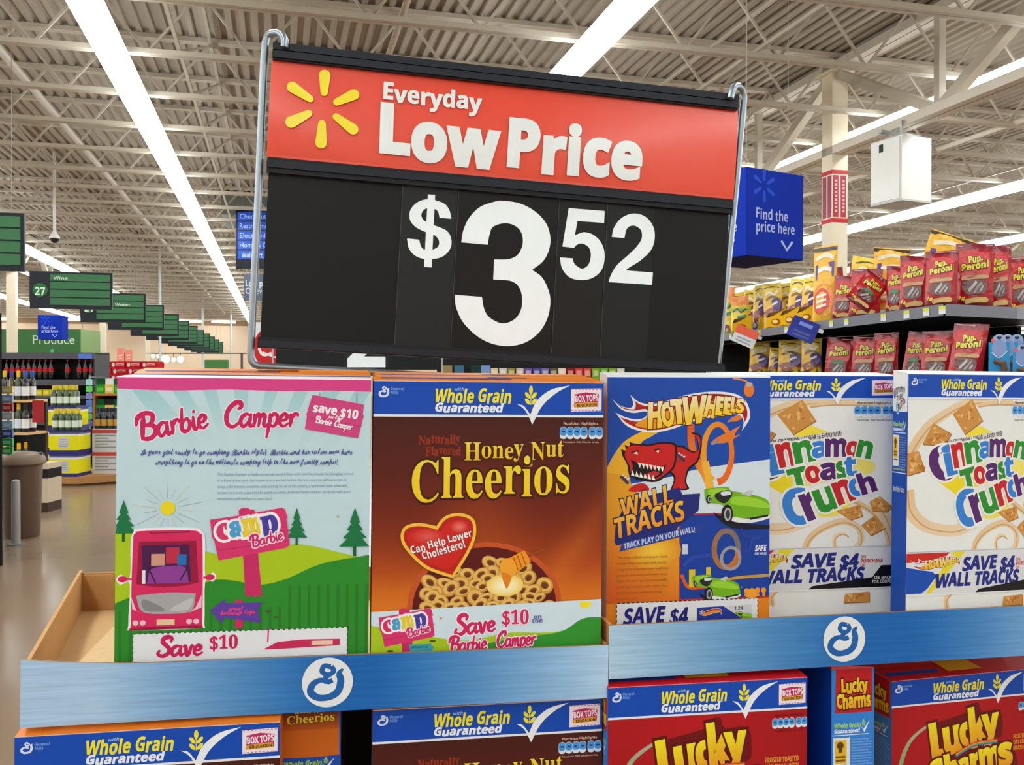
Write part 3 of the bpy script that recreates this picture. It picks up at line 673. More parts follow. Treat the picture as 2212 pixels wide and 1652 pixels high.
def art_tracks(A):                                  # back panel with toy car tracks, field 1045 wide
    H = 1780
    A.rect(0, 0, 1045, H, (18, 72, 168)); A.rect(0, -2, 1045, 4, (230, 232, 236))
    A.poly(spl([(210, 740, 1), (150, 650, 1), (350, 618), (610, 560), (1045, 512, 1), (1045, 850, 1), (560, 840, 1), (450, 740, 1)], 3), (208, 222, 232))
    A.grid(0, 560, 470, 1560, 8, 14, lambda u, v: mixc((224, 160, 30), (206, 84, 22), max(0, min(1, (v - .35) * 1.7 - (u - .5) * .5))))
    A.poly(spl([(0, 580, 1), (0, 548, 1), (45, 468), (105, 395), (190, 345), (290, 306), (372, 312, 1), (270, 368), (200, 418), (155, 498), (135, 600, 1)], 4), (232, 178, 40))
    A.poly(spl([(470, 560, 1), (470, 700), (460, 740, 1), (212, 742, 1), (152, 650), (140, 578), (135, 540, 1)], 4), (208, 222, 232)); A.poly(spl([(130, 552, 1), (155, 498), (200, 418), (270, 368), (470, 330, 1), (470, 600, 1), (350, 618), (150, 650, 1), (138, 600)], 4), (18, 72, 168))
    A.rect(455, 838, 1045, 1372, (196, 40, 30)); A.rect(463, 846, 1045, 1362, (16, 62, 158)); A.rect(0, 1372, 1045, H, (222, 130, 26))
    A.glow(300, 1060, 170, 120, (240, 200, 60), (218, 140, 30))
    # loop of track
    A.pen([(528, 290), (535, 420), (570, 520), (620, 600), (655, 680)], [44, 46, 50], [(220, 90, 30), (236, 170, 40)])
    A.pen([(702 + 92 * math.cos(a * .35 + 1.9), 470 + 178 * math.sin(a * .35 + 1.9)) for a in range(18)], [46, 34, 30, 44], [(236, 170, 40), (224, 96, 30)])
    A.pen([(655, 690), (640, 600), (625, 520)], [56, 46, 40], (236, 180, 60))
    for x, y, s in ((700, 400, 1), (790, 270, .6), (820, 215, .4)):
        A.poly(spl([(x - 45 * s, y + 8 * s, 1), (x, y - 28 * s), (x + 70 * s, y - 60 * s), (x + 150 * s, y - 100 * s, 1), (x + 110 * s, y - 40 * s), (x + 150 * s, y - 45 * s, 1), (x + 60 * s, y + 5 * s)], 3), (226, 120, 40)); A.ell(x - 10 * s, y - 2 * s, 34 * s, 12 * s, (170, 130, 120), rot=-30)
    A.pen([(800, 8), (880, 24), (930, 60)], 10, (226, 140, 40)); A.ell(905, 80, 34, 44, (226, 120, 40)); A.ell(905, 46, 24, 14, (190, 170, 160))
    hw_flame(A, 30, 92, .97)
    # plain red toy lizard
    red = (196, 30, 30)
    A.poly(spl([(480, 420, 1), (540, 455), (575, 440), (560, 372), (530, 340, 1), (585, 352), (600, 420), (575, 520), (520, 570), (500, 640), (515, 690), (400, 690, 1), (420, 620), (380, 560), (390, 430)], 5), (20, 14, 18))
    A.poly(spl([(470, 430, 1), (540, 465), (582, 440), (568, 380), (545, 352, 1), (582, 366), (590, 420), (566, 512), (510, 560), (490, 640), (500, 682), (412, 684, 1), (432, 612), (392, 555), (400, 440)], 5), red)
    A.poly(spl([(96, 480, 1), (86, 440, 1), (118, 446), (108, 412, 1), (140, 424), (138, 394, 1), (170, 404), (260, 410), (330, 398), (420, 402), (440, 440), (430, 540), (390, 590), (310, 640), (200, 628), (140, 600), (128, 540)], 4), (20, 14, 18))
    A.poly(spl([(110, 480), (124, 432), (160, 416), (260, 422), (330, 410), (410, 414), (428, 445), (418, 535), (380, 582), (305, 626), (205, 616), (152, 590), (140, 540)], 4), red)
    A.poly(spl([(146, 500, 1), (230, 540), (300, 560), (372, 535, 1), (340, 600), (260, 632), (190, 620), (146, 590, 1), (160, 545)], 4), (24, 8, 10)); A.poly(spl([(235, 600), (290, 575), (330, 590), (270, 618)], 4), (190, 40, 40))
    for k in range(7): A.poly([(190 + k * 24, 520 + k * 5), (212 + k * 24, 525 + k * 4), (206 + k * 24, 556 + k * 4)], (236, 236, 226))
    for k in range(6): A.poly([(150 + k * 26, 598 + k * 6), (174 + k * 26, 604 + k * 5), (158 + k * 26, 566 + k * 6)], (236, 236, 226))
    A.poly([(164, 465), (186, 455), (192, 472)], (240, 236, 220)); A.poly([(305, 452), (326, 448), (322, 464)], (240, 236, 220)); A.pen([(150, 458), (195, 448)], 8, (20, 14, 18), smooth=False); A.pen([(295, 446), (335, 438)], 8, (20, 14, 18), smooth=False)
    A.poly(spl([(140, 696), (150, 670), (190, 650), (240, 652), (262, 694)], 3), red)
    for x, y in ((95, 610), (450, 480)):
        for k in range(3): A.ell(x + k * 14, y + k * 14, 16, 10, (70, 50, 80), rot=40); A.ell(x + 4 + k * 16, y - 12 + k * 10, 8, 5, (220, 220, 225))
    # lettering
    A.poly([(48, 1000), (55, 890), (120, 760), (455, 675), (475, 720), (590, 715), (580, 820), (450, 915), (440, 935), (60, 1022)], (26, 40, 118))
    g = [(240, 190, 60), (230, 140, 30)]
    A.line('WALL', 108, 848, 320, 112, g, 'sbi', .02, ((20, 24, 80), .06), rot=-15); A.line('TRACKS', 66, 968, 450, 112, g, 'sbi', .02, ((20, 24, 80), .06), rot=-13.5)
    A.poly([(78, 1058), (98, 1006), (618, 898), (608, 950)], (36, 62, 150)); A.line('TRACK PLAY ON YOUR WALL!', 110, 1042, 460, 32, (190, 205, 232), 'sbi', .02, rot=-12)
    speedster(A, 615, 682, 1.0)
    for i, w in enumerate((320, 315, 328, 320, 318, 325, 285, 130)):
        A.line(('The most radical racing ever made', 'comes from your wall with tracks', 'using your own bedroom wall that', 'goes up and over and never stops', 'Stick the track up and down walls', 'build big and play with more cars', 'for even more extreme racing', 'on your wall')[i], 62, 1102 + i * 35.5, w, 15, (150, 96, 40), '')
    for pts, c, w in (([(480, 1160), (540, 1110), (620, 1100), (700, 1100)], (40, 70, 170), 24), ([(850, 940), (900, 990), (1000, 990)], (30, 60, 150), 26), ([(990, 990), (930, 1010), (910, 1070), (850, 1080)], (34, 66, 160), 20), ([(470, 1210), (520, 1290), (640, 1290)], (206, 90, 40), 20), ([(640, 1290), (800, 1245), (1040, 1232)], (190, 150, 60), 18)): A.pen(pts, w, c)
    A.pen([(760 + 78 * math.cos(a * .4), 1062 + 112 * math.sin(a * .4)) for a in range(17)], 34, [(200, 110, 40), (110, 110, 116)]); A.pen([(790 + 60 * math.cos(a * .4), 1120 + 66 * math.sin(a * .4)) for a in range(17)], 20, (150, 152, 160)); A.rect(520, 1180, 560, 1290, (214, 190, 40)); A.rect(630, 1170, 660, 1230, (214, 190, 40)); A.rect(475, 1025, 512, 1086, (200, 206, 216))
    speedster(A, 540, 1218, .72)
    A.line('SAFE', 948, 1078, 76, 34, (226, 230, 238), 'sbi', .03); A.line('FOR WALLS', 948, 1102, 76, 14, (226, 230, 238), 'sb')
    for k in range(14): A.ell(860 + (k * 37) % 150, 1300 + (k * 53) % 80, 5 + k % 3 * 6, 5 + k % 3 * 6, (238, 150, 40))
    A.ell(930, 1348, 32, 40, (238, 160, 40))
    A.loc = lambda x, y: (x, y - 30)
    A.rect(62, 1402, 968, H, (222, 226, 230))
    for k in range(30): A.rect(66 + k * 30, 1398, 84 + k * 30, 1404, (20, 20, 20))
    for k in range(10): A.rect(60, 1410 + k * 30, 65, 1428 + k * 30, (20, 20, 20)); A.rect(965, 1410 + k * 30, 970, 1428 + k * 30, (20, 20, 20))
    A.line('SAVE $4', 104, 1526, 410, 92, (30, 34, 120), 'sbi', .03, rot=-1)
    A.poly([(572, 1446), (930, 1438), (930, 1560), (572, 1560)], (36, 56, 150)); A.poly([(740, 1442), (930, 1438), (930, 1560), (830, 1500)], (206, 210, 216)); hw_flame(A, 580, 1455, .17, False); speedster(A, 820, 1480, .26); A.line('1:24', 815, 1465, 55, 20, (30, 30, 40), 'sb'); A.loc = None

def toast(A, pts, seed):
    A.poly([(x + 4, y + 6) for x, y in pts], (150, 96, 40)); A.poly(pts, (204, 144, 70)); rr = random.Random(seed)
    cx = sum(p[0] for p in pts) / len(pts); cy = sum(p[1] for p in pts) / len(pts)
    for k in range(16):
        a, b = rr.choice(pts), rr.random() * .8; x = cx + (a[0] - cx) * b + rr.uniform(-8, 8); y = cy + (a[1] - cy) * b
        A.ell(x, y, rr.uniform(8, 22), rr.uniform(5, 12), rr.choice(((222, 174, 100), (176, 112, 44), (190, 126, 54), (228, 184, 116))), rr.uniform(0, 180), 9)
RGB4 = dict(p=(84, 36, 108), b=(52, 128, 214), r=(196, 32, 40), g=(40, 142, 46))
def ctc_word(A, dx=0, dy=0, s=1.0, names=None):
    o = ((236, 236, 232), .07)
    L = [('C', 'p', (130, 480, 270, 700), -14), ('i', 'b', (222, 470, 292, 665), -14), ('n', 'r', (278, 460, 375, 610), -12), ('n', 'g', (378, 448, 492, 585), -10), ('a', 'b', (486, 450, 572, 555), -6), ('m', 'p', (570, 434, 702, 548), 0), ('o', 'r', (706, 452, 784, 552), 6), ('n', 'g', (780, 450, 872, 560), 12),
         ('T', 'g', (350, 630, 458, 785), -14), ('o', 'r', (448, 618, 534, 728), -12), ('a', 'p', (538, 598, 636, 708), -8), ('s', 'g', (640, 588, 702, 700), -6), ('t', 'b', (694, 560, 764, 684), -4),
         ('C', 'b', (318, 775, 466, 1012), -16), ('r', 'p', (434, 800, 524, 975), -20), ('u', 'g', (512, 772, 630, 924), -20), ('n', 'r', (630, 720, 740, 868), -20), ('c', 'b', (728, 708, 812, 824), -18), ('h', 'p', (790, 664, 888, 806), -18)]
    for ch, c, b, r in L:
        A.fit(ch, dx + b[0] * s, dy + b[1] * s, dx + b[2] * s, dy + b[3] * s, RGB4[c], 'sb', .045, o, rot=r)
def art_cinnamon(A):                                # field 1081 wide
    H = 1740
    A.rect(0, 0, 1081, H, (230, 233, 232))
    A.loc = lambda x, y: (x + 70 * min(1, max(0, x / 200)) * (1 - max(0, (x - 600) / 481) * .45), y)
    tan = (224, 196, 154); tn2 = (206, 160, 108)
    for pts, w in (([(0, 560), (60, 430), (150, 310), (300, 220), (470, 180), (760, 176)], 60), ([(470, 205), (620, 190), (900, 200), (1081, 240)], 30), ([(0, 760), (20, 900), (120, 1010), (300, 1040), (460, 990)], 80), ([(880, 860), (960, 960), (1010, 1100), (1000, 1230)], 70),
                   ([(440, 1230), (470, 1120), (560, 1040), (690, 1000), (790, 1050), (800, 1150), (720, 1210), (640, 1180), (630, 1110), (680, 1080), (720, 1100)], [40, 50, 44, 40, 26, 14]), ([(760, 860), (900, 960), (990, 1120), (980, 1240)], 40), ([(250, 1560), (240, 1500), (280, 1450)], 40)):
        A.pen(pts, w, [tan, (232, 214, 184)]); A.pen([(x + 4, y + 10) for x, y in pts], 9, tn2)
    A.k += 1
    toast(A, [(85 + 187, 262), (250 + 174, 162), (358 + 152, 305), (195 + 175, 400)], 1); toast(A, [(145, 322), (265, 392), (215, 472), (82, 462)], 2); toast(A, [(0, 522), (62, 508), (98, 636), (0, 668)], 3)
    A.poly([(480, 338), (585, 384), (395, 420), (380, 400)], (238, 222, 60)); A.poly([(168, 700), (360, 640), (372, 775), (320, 810)], (236, 218, 30))
    A.poly(spl([(380, 640), (560, 590), (760, 570), (880, 590), (890, 650), (800, 690), (600, 720), (420, 750)], 4), (240, 226, 110)); A.poly(spl([(520, 950), (700, 850), (760, 860), (640, 960)], 3), (240, 226, 90))
    toast(A, [(862, 868), (930, 832), (1020, 908), (975, 940), (880, 932)], 4); toast(A, [(640, 926), (795, 888), (815, 965), (735, 990)], 5); toast(A, [(805, 1030), (895, 962), (968, 1052), (870, 1104)], 6)
    A.line('REAL CINNAMON & SUGAR in EVERY BITE!', 222, 470, 455, 30, (70, 40, 60), 'sb', .0, rot=-8)
    ctc_word(A)
    pills(A, 755, 190, 270, (60, 70, 90))
    # offer strip
    A.rect(0, 1172, 1081, 1460, (216, 220, 224)); A.poly([(0, 1172), (1081, 1176), (1081, 1182), (0, 1178)], (180, 186, 196))
    A.poly([(0, 1184), (262, 1184), (200, 1240), (0, 1245)], (200, 40, 34)); A.poly([(292, 1180), (384, 1180), (140, 1450), (112, 1450)], (230, 214, 40)); A.poly([(0, 1275), (150, 1310), (170, 1340), (120, 1420), (85, 1450), (0, 1450)], (18, 76, 176))
    hw_flame(A, 20, 1208, .36)
    A.line('SAVE $4', 362, 1305, 424, 84, (30, 42, 128), 'sbi', .05, rot=-1); A.line('WALL TRACKS', 168, 1408, 660, 84, (30, 42, 128), 'sbi', .05, rot=-.5)
    A.line('ON', 800, 1258, 36, 20, (200, 60, 60), 'sb'); A.line('PURCHASE', 800, 1288, 150, 24, (200, 60, 60), 'sbi', .03); A.line('OF', 800, 1316, 30, 20, (200, 60, 60), 'sb')
    A.poly([(940, 1310), (1081, 1310), (1081, 1460), (465, 1460), (490, 1438), (880, 1390)], (14, 14, 18)); A.line('SEE BACK', 890, 1405, 120, 20, (225, 225, 225), 'sb'); A.line('FOR COUPON', 880, 1432, 150, 20, (225, 225, 225), 'sb')
    A.rect(0, 1460, 1081, 1468, (236, 238, 240)); toast(A, [(700, 1500), (860, 1490), (860, 1560), (690, 1560)], 8)
    A.loc = lambda x, y: (x * .838, y * .838); header(A, 36); A.loc = None
def art_clover(A):                                  # red box, field 1176 wide
    H = 1850; RED = (174, 14, 22)
    A.rect(0, 0, 1176, H, RED); A.grid(0, 170, 1176, 900, 10, 8, lambda u, v: mixc((182, 16, 26), (150, 10, 18), abs(u - .4) + v * .2))
    A.pen([(60, 700), (70, 560), (130, 420), (230, 340), (330, 300)], [40, 30, 22, 14], [(120, 170, 90), (190, 170, 170)])
    pl = [(270, 320, 1), (350, 300), (560, 255), (560, 215, 1), (650, 195), (680, 260), (820, 265), (840, 430), (800, 470), (920, 520), (960, 700), (840, 760), (300, 900), (240, 700), (300, 560)]
    A.poly(spl(pl, 3), (110, 8, 14))
    g = [(240, 222, 30), (226, 150, 24)]; o = ((90, 6, 10), .08)
    for ch, b, r in (('L', (296, 310, 410, 540), -8), ('u', (396, 350, 510, 520), -8), ('c', (516, 330, 602, 480), -8), ('k', (590, 232, 712, 490), -6), ('y', (690, 290, 806, 500), -4)): A.fit(ch, *b, g, 'sb', .06, o, rot=r)
    for k, c in enumerate(((200, 60, 60), (226, 160, 50), (90, 160, 80), (70, 110, 190))): A.pen([(480, 528 + k * 8), (620, 470 + k * 8), (800, 462 + k * 8)], 8, c)
    for ch, b, r in (('C', (280, 560, 410, 760), -10), ('h', (410, 530, 510, 730), -10), ('a', (505, 570, 600, 700), -8), ('r', (600, 545, 670, 680), -8), ('m', (668, 520, 820, 670), -6), ('s', (815, 500, 910, 650), -4)): A.fit(ch, *b, g, 'sb', .06, o, rot=r)
    for i, s_ in enumerate(('FROSTED TOASTED', 'OAT CEREAL WITH', 'MARSHMALLOWS')): A.line(s_, 925, 470 + i * 40, 200, 28, (226, 150, 50), 'sb', .02)
    pills(A, 965, 210, 205, (90, 10, 20))
    A.loc = lambda x, y: (x * .9116, y * .9116); header(A); A.loc = None
# narrow side panels, field 300 wide
def side_common(A, H, top, base):
    A.rect(0, 0, 300, H, base)
    A.line('Whole Grain', 20, 336, 185, 26, (170, 214, 70), 'sbi', .02); A.line('Guaranteed', 20, 366, 180, 22, (225, 232, 240), 'sbi', .03); A.poly(spl([(205, 330, 1), (225, 352, 1), (270, 300, 1), (232, 372, 1)], 3), (225, 232, 240)); wheat(A, 226, 318, .35, (170, 214, 70))
    A.rect(14, 378, 262, 383, (215, 225, 236))
    A.poly(spl([(14, 402), (20, 396), (122, 396), (128, 402), (128, 590), (122, 598), (20, 598), (14, 590)], 3), (222, 226, 224)); A.rect(24, 410, 106, 545, (226, 180, 40)); A.ell(62, 440, 24, 22, (90, 60, 20)); A.rect(50, 450, 76, 480, (90, 60, 20)); A.rect(30, 500, 98, 512, (120, 80, 20)); A.rect(30, 520, 98, 532, (120, 80, 20)); A.rect(24, 552, 106, 560, (60, 50, 30))
    for k in range(13): A.line('Whole grains help keep your heart strong', 140, 412 + k * 16, 140 if k % 4 else 118, 8, (180, 205, 236), '')
    A.line('www.wholegrainnation.com', 20, 622, 240, 14, (190, 210, 80), 'sb')
    A.pen([(4, 640), (288, 640)], 6, (200, 215, 232), smooth=False)
def side_honey(A):
    side_common(A, 2000, None, (20, 78, 180)); A.poly(spl([(8, 0, 1), (292, 0, 1), (292, 250), (270, 285), (30, 285), (8, 250)], 4), (206, 104, 24)); A.vgrad(8, 0, 292, 120, (80, 26, 14), (190, 90, 22))
    A.line('Honey Nut', 70, 20, 150, 26, (238, 200, 40), 'b', .02); A.line('Cheerios', 34, 84, 235, 54, (238, 200, 40), 'b', .02, ((60, 20, 8), .05))
def side_clover(A):
    side_common(A, 2000, None, (46, 128, 212)); A.poly(spl([(30, 0, 1), (284, 0, 1), (284, 225), (264, 250), (44, 250), (26, 225)], 4), (186, 24, 28))
    o = ((70, 6, 10), .1); g = [(240, 214, 40), (226, 160, 30)]; A.line('Lucky', 72, 128, 180, 70, g, 'sb', .06, o, rot=-2); A.line('Charms', 42, 222, 232, 74, g, 'sb', .06, o, rot=-4)
def side_cinnamon(A):
    side_common(A, 2000, None, (14, 72, 170)); A.poly(spl([(8, 0, 1), (292, 0, 1), (292, 215), (272, 240), (28, 240), (8, 215)], 4), (222, 224, 222)); ctc_word(A, -20, -50, .3)
    A.line('Nutrition Facts', 30, 760, 220, 34, (200, 214, 232), 'sb')
# ---------------------------------------------------------------- cereal cartons
Z_R, Z_LOW = EYE - .3245, .770     # floors of the two upper trays and of the lower tray
def carton(name, label, w, h, t, front, fw, top, side, back, sidefn=None, rise=.006, toplines=None, fields=None):
    """front: artist of the face; fw: its field width; lean: in-plane turn is put on the object."""
    r = thing(name, label, 'cereal box')
    b = MB(); b.box(0, w, .0006, t, 0, h, side, top=top); b.face([(0, t + .0002, 0), (w, t + .0002, 0), (w, t + .0002, h), (0, t + .0002, h)], back)
    b.build('carton', 'print', r)
    s = w / fw
    A = Art(lambda x, y: (min(max(x, 0), fw) * s, h - min(max(y, 0), h / s) * s)); front(A); A.build('front_panel', 'print', r)
    f = MB()                                         # closing flaps on the top, bulging up at the rear
    zz = h + .0008
    f.face([(0, 0, zz), (w, 0, zz), (w, t * .6, zz + rise * .7), (0, t * .6, zz + rise * .7)], top)
    f.face([(.002, t * .45, zz + rise * .4), (w - .002, t * .45, zz + rise * .4), (w - .002, t, zz + rise), (.002, t, zz + rise)], mixc(top, (255, 255, 255), .12))
    f.face([(0, 0, h), (w, 0, h), (w, 0, zz), (0, 0, zz)], mixc(top, (255, 255, 255), .5)); f.face([(0, t, h), (w, t, h), (w, t, zz + rise), (0, t, zz + rise)], top)
    for x in (0, w): f.face([(x, 0, h), (x, t, h), (x, t, zz + rise), (x, 0, zz)], mixc(top, (210, 200, 180), .3))
    for a, b_, c in (toplines or ()): f.face([(w * a[0], t * a[1], zz + rise * a[1] * 1.15 + .0006), (w * b_[0], t * a[1], zz + rise * a[1] * 1.15 + .0006), (w * b_[0], t * b_[1], zz + rise * b_[1] * 1.15 + .0006), (w * a[0], t * b_[1], zz + rise * b_[1] * 1.15 + .0006)], c)
    f.build('top_flap', 'print', r)
    if sidefn:
        k = t / 300; B = Art(lambda x, y: (min(max(x, 0), 300) * k, h - min(max(y, 0), h / k) * k)); sidefn(B); o = B.build('side_panel', 'print', r)
        o.rotation_euler = (0, 0, R(-90)); o.location = (-.0002, t, 0)
    return r
ORG, CRED = (228, 124, 34), (186, 22, 34)
WH = T(1302) - T(805); WB = T(797) - T(248); HL = .337; TL = .7
def zl(t): return EYE - .3385 - (t - T(45, -.012)) * math.tan(R(TL))
TK = .055
def put(o, t, s, z, lean=0, turn=0):
    o.location = D(t, s, (zl(t) + .0004 if z is None else z + (.25 * math.sin(R(lean)) + .0006 if lean else 0))); o.rotation_euler = (0, R(lean), DZ + R(turn)); return o
hl = [((.03, .3), (.6, .42), (30, 80, 180)), ((.5, .5), (.68, .62), (120, 60, 20))]
honey = carton('cereal_box', 'honey nut oat cereal box with red heart, front row of the upper tray', WH, HL, TK, art_honey, 1290, ORG, (190, 96, 30), (40, 20, 16), side_honey, toplines=hl)
put(honey, T(799), 0, None, TL); honey['group'] = 'honey nut cereal boxes'
camper = carton('cereal_box', 'cereal box turned to its pale blue back with a pink toy camper ad', WB, HL + .001, TK, art_camper, 1392, (236, 232, 226), (206, 190, 150), (120, 30, 20), None, rise=.002)
put(camper, T(244), 0, None, TL)
def honey2(label, t, s, z, lean=0, turn=0, sc_=1): o = put(dup(honey, label), t, s, z, lean, turn); o.scale = (1, 1 if z else .82, sc_); return o
honey2('honey nut cereal box hidden behind the pink camper box, only its blue top edge showing', T(250), .058, None, TL, 0, 1.014)
honey2('honey nut cereal box standing behind the front red heart box, only its orange top showing', T(806) - .003, .058, None, TL, 0, 1.01)
WC = .193; HR = .3245
cinn = carton('cereal_box', 'white cinnamon cereal box beside the gap, its whole name in view at the tray end', WC, HR - .001, TK, art_cinnamon, 1081, (226, 226, 222), (20, 78, 180), (18, 72, 168), side_cinnamon, rise=.004)
cinn['group'] = 'cinnamon cereal boxes'
put(cinn, T(1957), 0, Z_R, .6, 4); cinn.scale = (1, .5, 1)
trk = carton('cereal_box', 'cereal box turned to its blue and orange toy car track back', T(1662, .02) - .0056, HR - .002, .034, art_tracks, 1045, (230, 232, 230), (226, 226, 222), (220, 220, 216), None, rise=.004)
put(trk, .0056, .02, Z_R, .2)
def cinn2(label, t, s, z, lean=0): o = put(dup(cinn, label), t, s, z, lean); o.scale = (1, .8, 1); return o
big = cinn2('white cinnamon cereal box partly covered by the toy car track box', T(1936, .057) - WC * 1.2, .0575, Z_R, .2); big.scale.x = 1.2
cinn2('white cinnamon cereal box hidden behind the boxes at the tray end', T(1966, .105) + .008, .108, Z_R, .2)
# lower tier
Dl = EYE - .3545
low = honey2('honey nut cereal box under the empty corner of the upper tray', T(26, -.022), -.022, Z_LOW, .2, 0, (Dl - Z_LOW) / HL)
mid = honey2('honey nut cereal box directly under the red heart box, tucked beneath the tray', T(812, .0) - .006, .0, Z_LOW, .4, 0, (EYE - .3585 - Z_LOW) / HL)
hs = honey2('honey nut cereal box turned side on beneath the round emblem of the upper tray', T(601, .02), .02 + WH, Z_LOW, 0, 0, (EYE - .3585 - Z_LOW) / HL)
WHs = T(735, .02) - T(601, .02)
hs.rotation_euler = (0, 0, DZ + R(90)); hs.location = D(T(604, .02) + .0, .02, Z_LOW); hs.scale = (1, WHs / TK * .98, (EYE - .3585 - Z_LOW) / HL)
hs.location = D(T(735, .02), .02, Z_LOW); hs.rotation_euler = (0, 0, DZ + R(90)); hs.location = D(T(603, .02), .02, Z_LOW)
HC = EYE - .343 - Z_LOW; WL = T(1737, -.016) - T(1305, -.016)
clov = carton('cereal_box', 'red marshmallow cereal box under the near end of the second tray', WL, HC, .06, art_clover, 1176, (196, 24, 40), (24, 84, 190), (16, 66, 160), side_clover, toplines=[((.02, .2), (.35, .34), BLUE), ((.4, .2), (.62, .7), (226, 180, 40))])
clov['group'] = 'red marshmallow cereal boxes'; put(clov, T(1303, -.016) + .004, -.016, Z_LOW, .3)
c2 = put(dup(clov, 'smaller red marshmallow cereal box with its red top in view'), T(1926, .03), .03, Z_LOW, .3, 5); c2.scale = (.97, 1.0, (EYE - .372 - Z_LOW) / HC)
c3 = dup(clov, 'blue marshmallow cereal box turned to show its narrow side between two red boxes'); c3.scale = (1, .97 * (T(1890) - T(1795)) / .06, (EYE - .341 - Z_LOW) / HC)
c3.location = D(T(1795), 0, Z_LOW); c3.rotation_euler = (0, 0, DZ + R(90))
for o in (hs, c3):                                   # side-on: local +x runs to the rear, so the carton's side panel faces out
    w_ = (T(735, .02) - T(603, .02)) if o is hs else (T(1890) - T(1795))
    o.location = D((T(735, .02) if o is hs else T(1890)), .02 if o is hs else 0.0, Z_LOW)

# ---------------------------------------------------------------- printed cardboard trays
KR = (186, 138, 84); KRI = (214, 176, 124)
def tray(label, t0, t1, zb, zt, tilt, depth, cols, logo_px, flare=True):
    r = thing('display_tray', label, 'tray', D(t0, 0, zb - .0012), (0, R(tilt), DZ)); L = t1 - t0; h = zt - zb; th = .004
    b = MB(); b.box(0, L, -.004, depth, 0, .004, KRI, top=(232, 200, 152)); b.build('tray_floor', 'card', r)
    f = MB(); n = 26                                  # front lip, bowed a little at its free end
    def bow(u): return -.012 - .006 * max(0, 1 - u * 3) * flare
    def zt_(u): return h + .009 * max(0, 1 - u * 4) ** 2 * flare
    for k in range(n):
        u0, u1 = k / n, (k + 1) / n; c0, c1 = cols(u0), cols(u1)
        f.face([(u0 * L, bow(u0), -.003), (u1 * L, bow(u1), -.003), (u1 * L, bow(u1), zt_(u1)), (u0 * L, bow(u0), zt_(u0))], [c0, c1, c1, c0])
        f.face([(u0 * L, bow(u0) + th, 0), (u1 * L, bow(u1) + th, 0), (u1 * L, bow(u1) + th, zt_(u1)), (u0 * L, bow(u0) + th, zt_(u0))], KR)
        f.face([(u0 * L, bow(u0), zt_(u0)), (u1 * L, bow(u1), zt_(u1)), (u1 * L, bow(u1) + th, zt_(u1)), (u0 * L, bow(u0) + th, zt_(u0))], (150, 112, 70))
        f.face([(u0 * L, bow(u0), -.003), (u1 * L, bow(u1), -.003), (u1 * L, bow(u1) + th, -.003), (u0 * L, bow(u0) + th, -.003)], KR)
    for u in (0, 1): f.face([(u * L, bow(u), -.003), (u * L, bow(u) + th, -.003), (u * L, bow(u) + th, zt_(u)), (u * L, bow(u), zt_(u))], KR)
    lip = f.build('front_lip', 'tray', r)
    lx = T(logo_px, -.012) - t0; lz = h * .5
    A = Art(lambda x, y: (lx + x, -.0125, lz - y), 3e-5); q = .026
    A.ell(0, 0, q, q, (226, 232, 236), n=36); gmark(A, 0, 0, q, (26, 96, 170)); A.build('emblem', 'print', lip)
    fl = .075 if flare else 0                          # side walls
    def wall(x0, x1, tx, hh, w):
        a = [(x0, -.01), (x0 + tx, -.01), (x1 + tx, depth), (x1, depth)]
        for p, q_ in ((a[0], a[3]), (a[1], a[2])): w.face([(p[0], p[1], 0), (q_[0], q_[1], 0), (q_[0], q_[1], hh), (p[0], p[1], hh)], KR if tx > 0 else KR)
        w.face([(a[0][0], a[0][1], hh), (a[1][0], a[1][1], hh), (a[2][0], a[2][1], hh), (a[3][0], a[3][1], hh)], (206, 160, 104))
    w = MB(); wall(.001, -fl, .004, h + (.004 if flare else 0), w)
    w.face([(.0, -.0, 0), (0, depth, 0.001), (-fl, depth, .001)], KRI)
    w.build('side_wall', 'card', r); w = MB(); wall(L - .004, L - .004, .004, h, w); w.build('side_wall', 'card', r)
    k = MB(); k.box(-fl, L, depth - .004, depth, 0, h, KR); k.box(-fl + .004, -fl + .05, depth - .007, depth - .004, 0, h * .96, (198, 150, 96)); k.build('back_wall', 'card', r)
    return r
SKY, DEEP, PALE = (166, 198, 228), (20, 100, 178), (176, 208, 236)
def cl(u): return mixc(SKY, DEEP, min(1, max(0, (u - .12) / .38))) if u < .53 else mixc(DEEP, PALE, max(0, (u - .58) / .42))
tray('blue printed cardboard display tray with an empty corner, holding the camper and red heart boxes', T(45, -.012), T(1314, -.012), EYE - .3415, EYE - .2865, TL, .43, cl, 706)
def cr2(u): return mixc((172, 204, 228), DEEP, min(1, max(0, u / .46))) if u < .48 else mixc(DEEP, (170, 200, 232), max(0, min(1, (u - .56) / .36)))
tray('blue printed cardboard display tray holding the track and cinnamon boxes', -.0002, T(2250, 0) + .12, EYE - .3285, EYE - .2725, 0, .43, cr2, 1825, False)
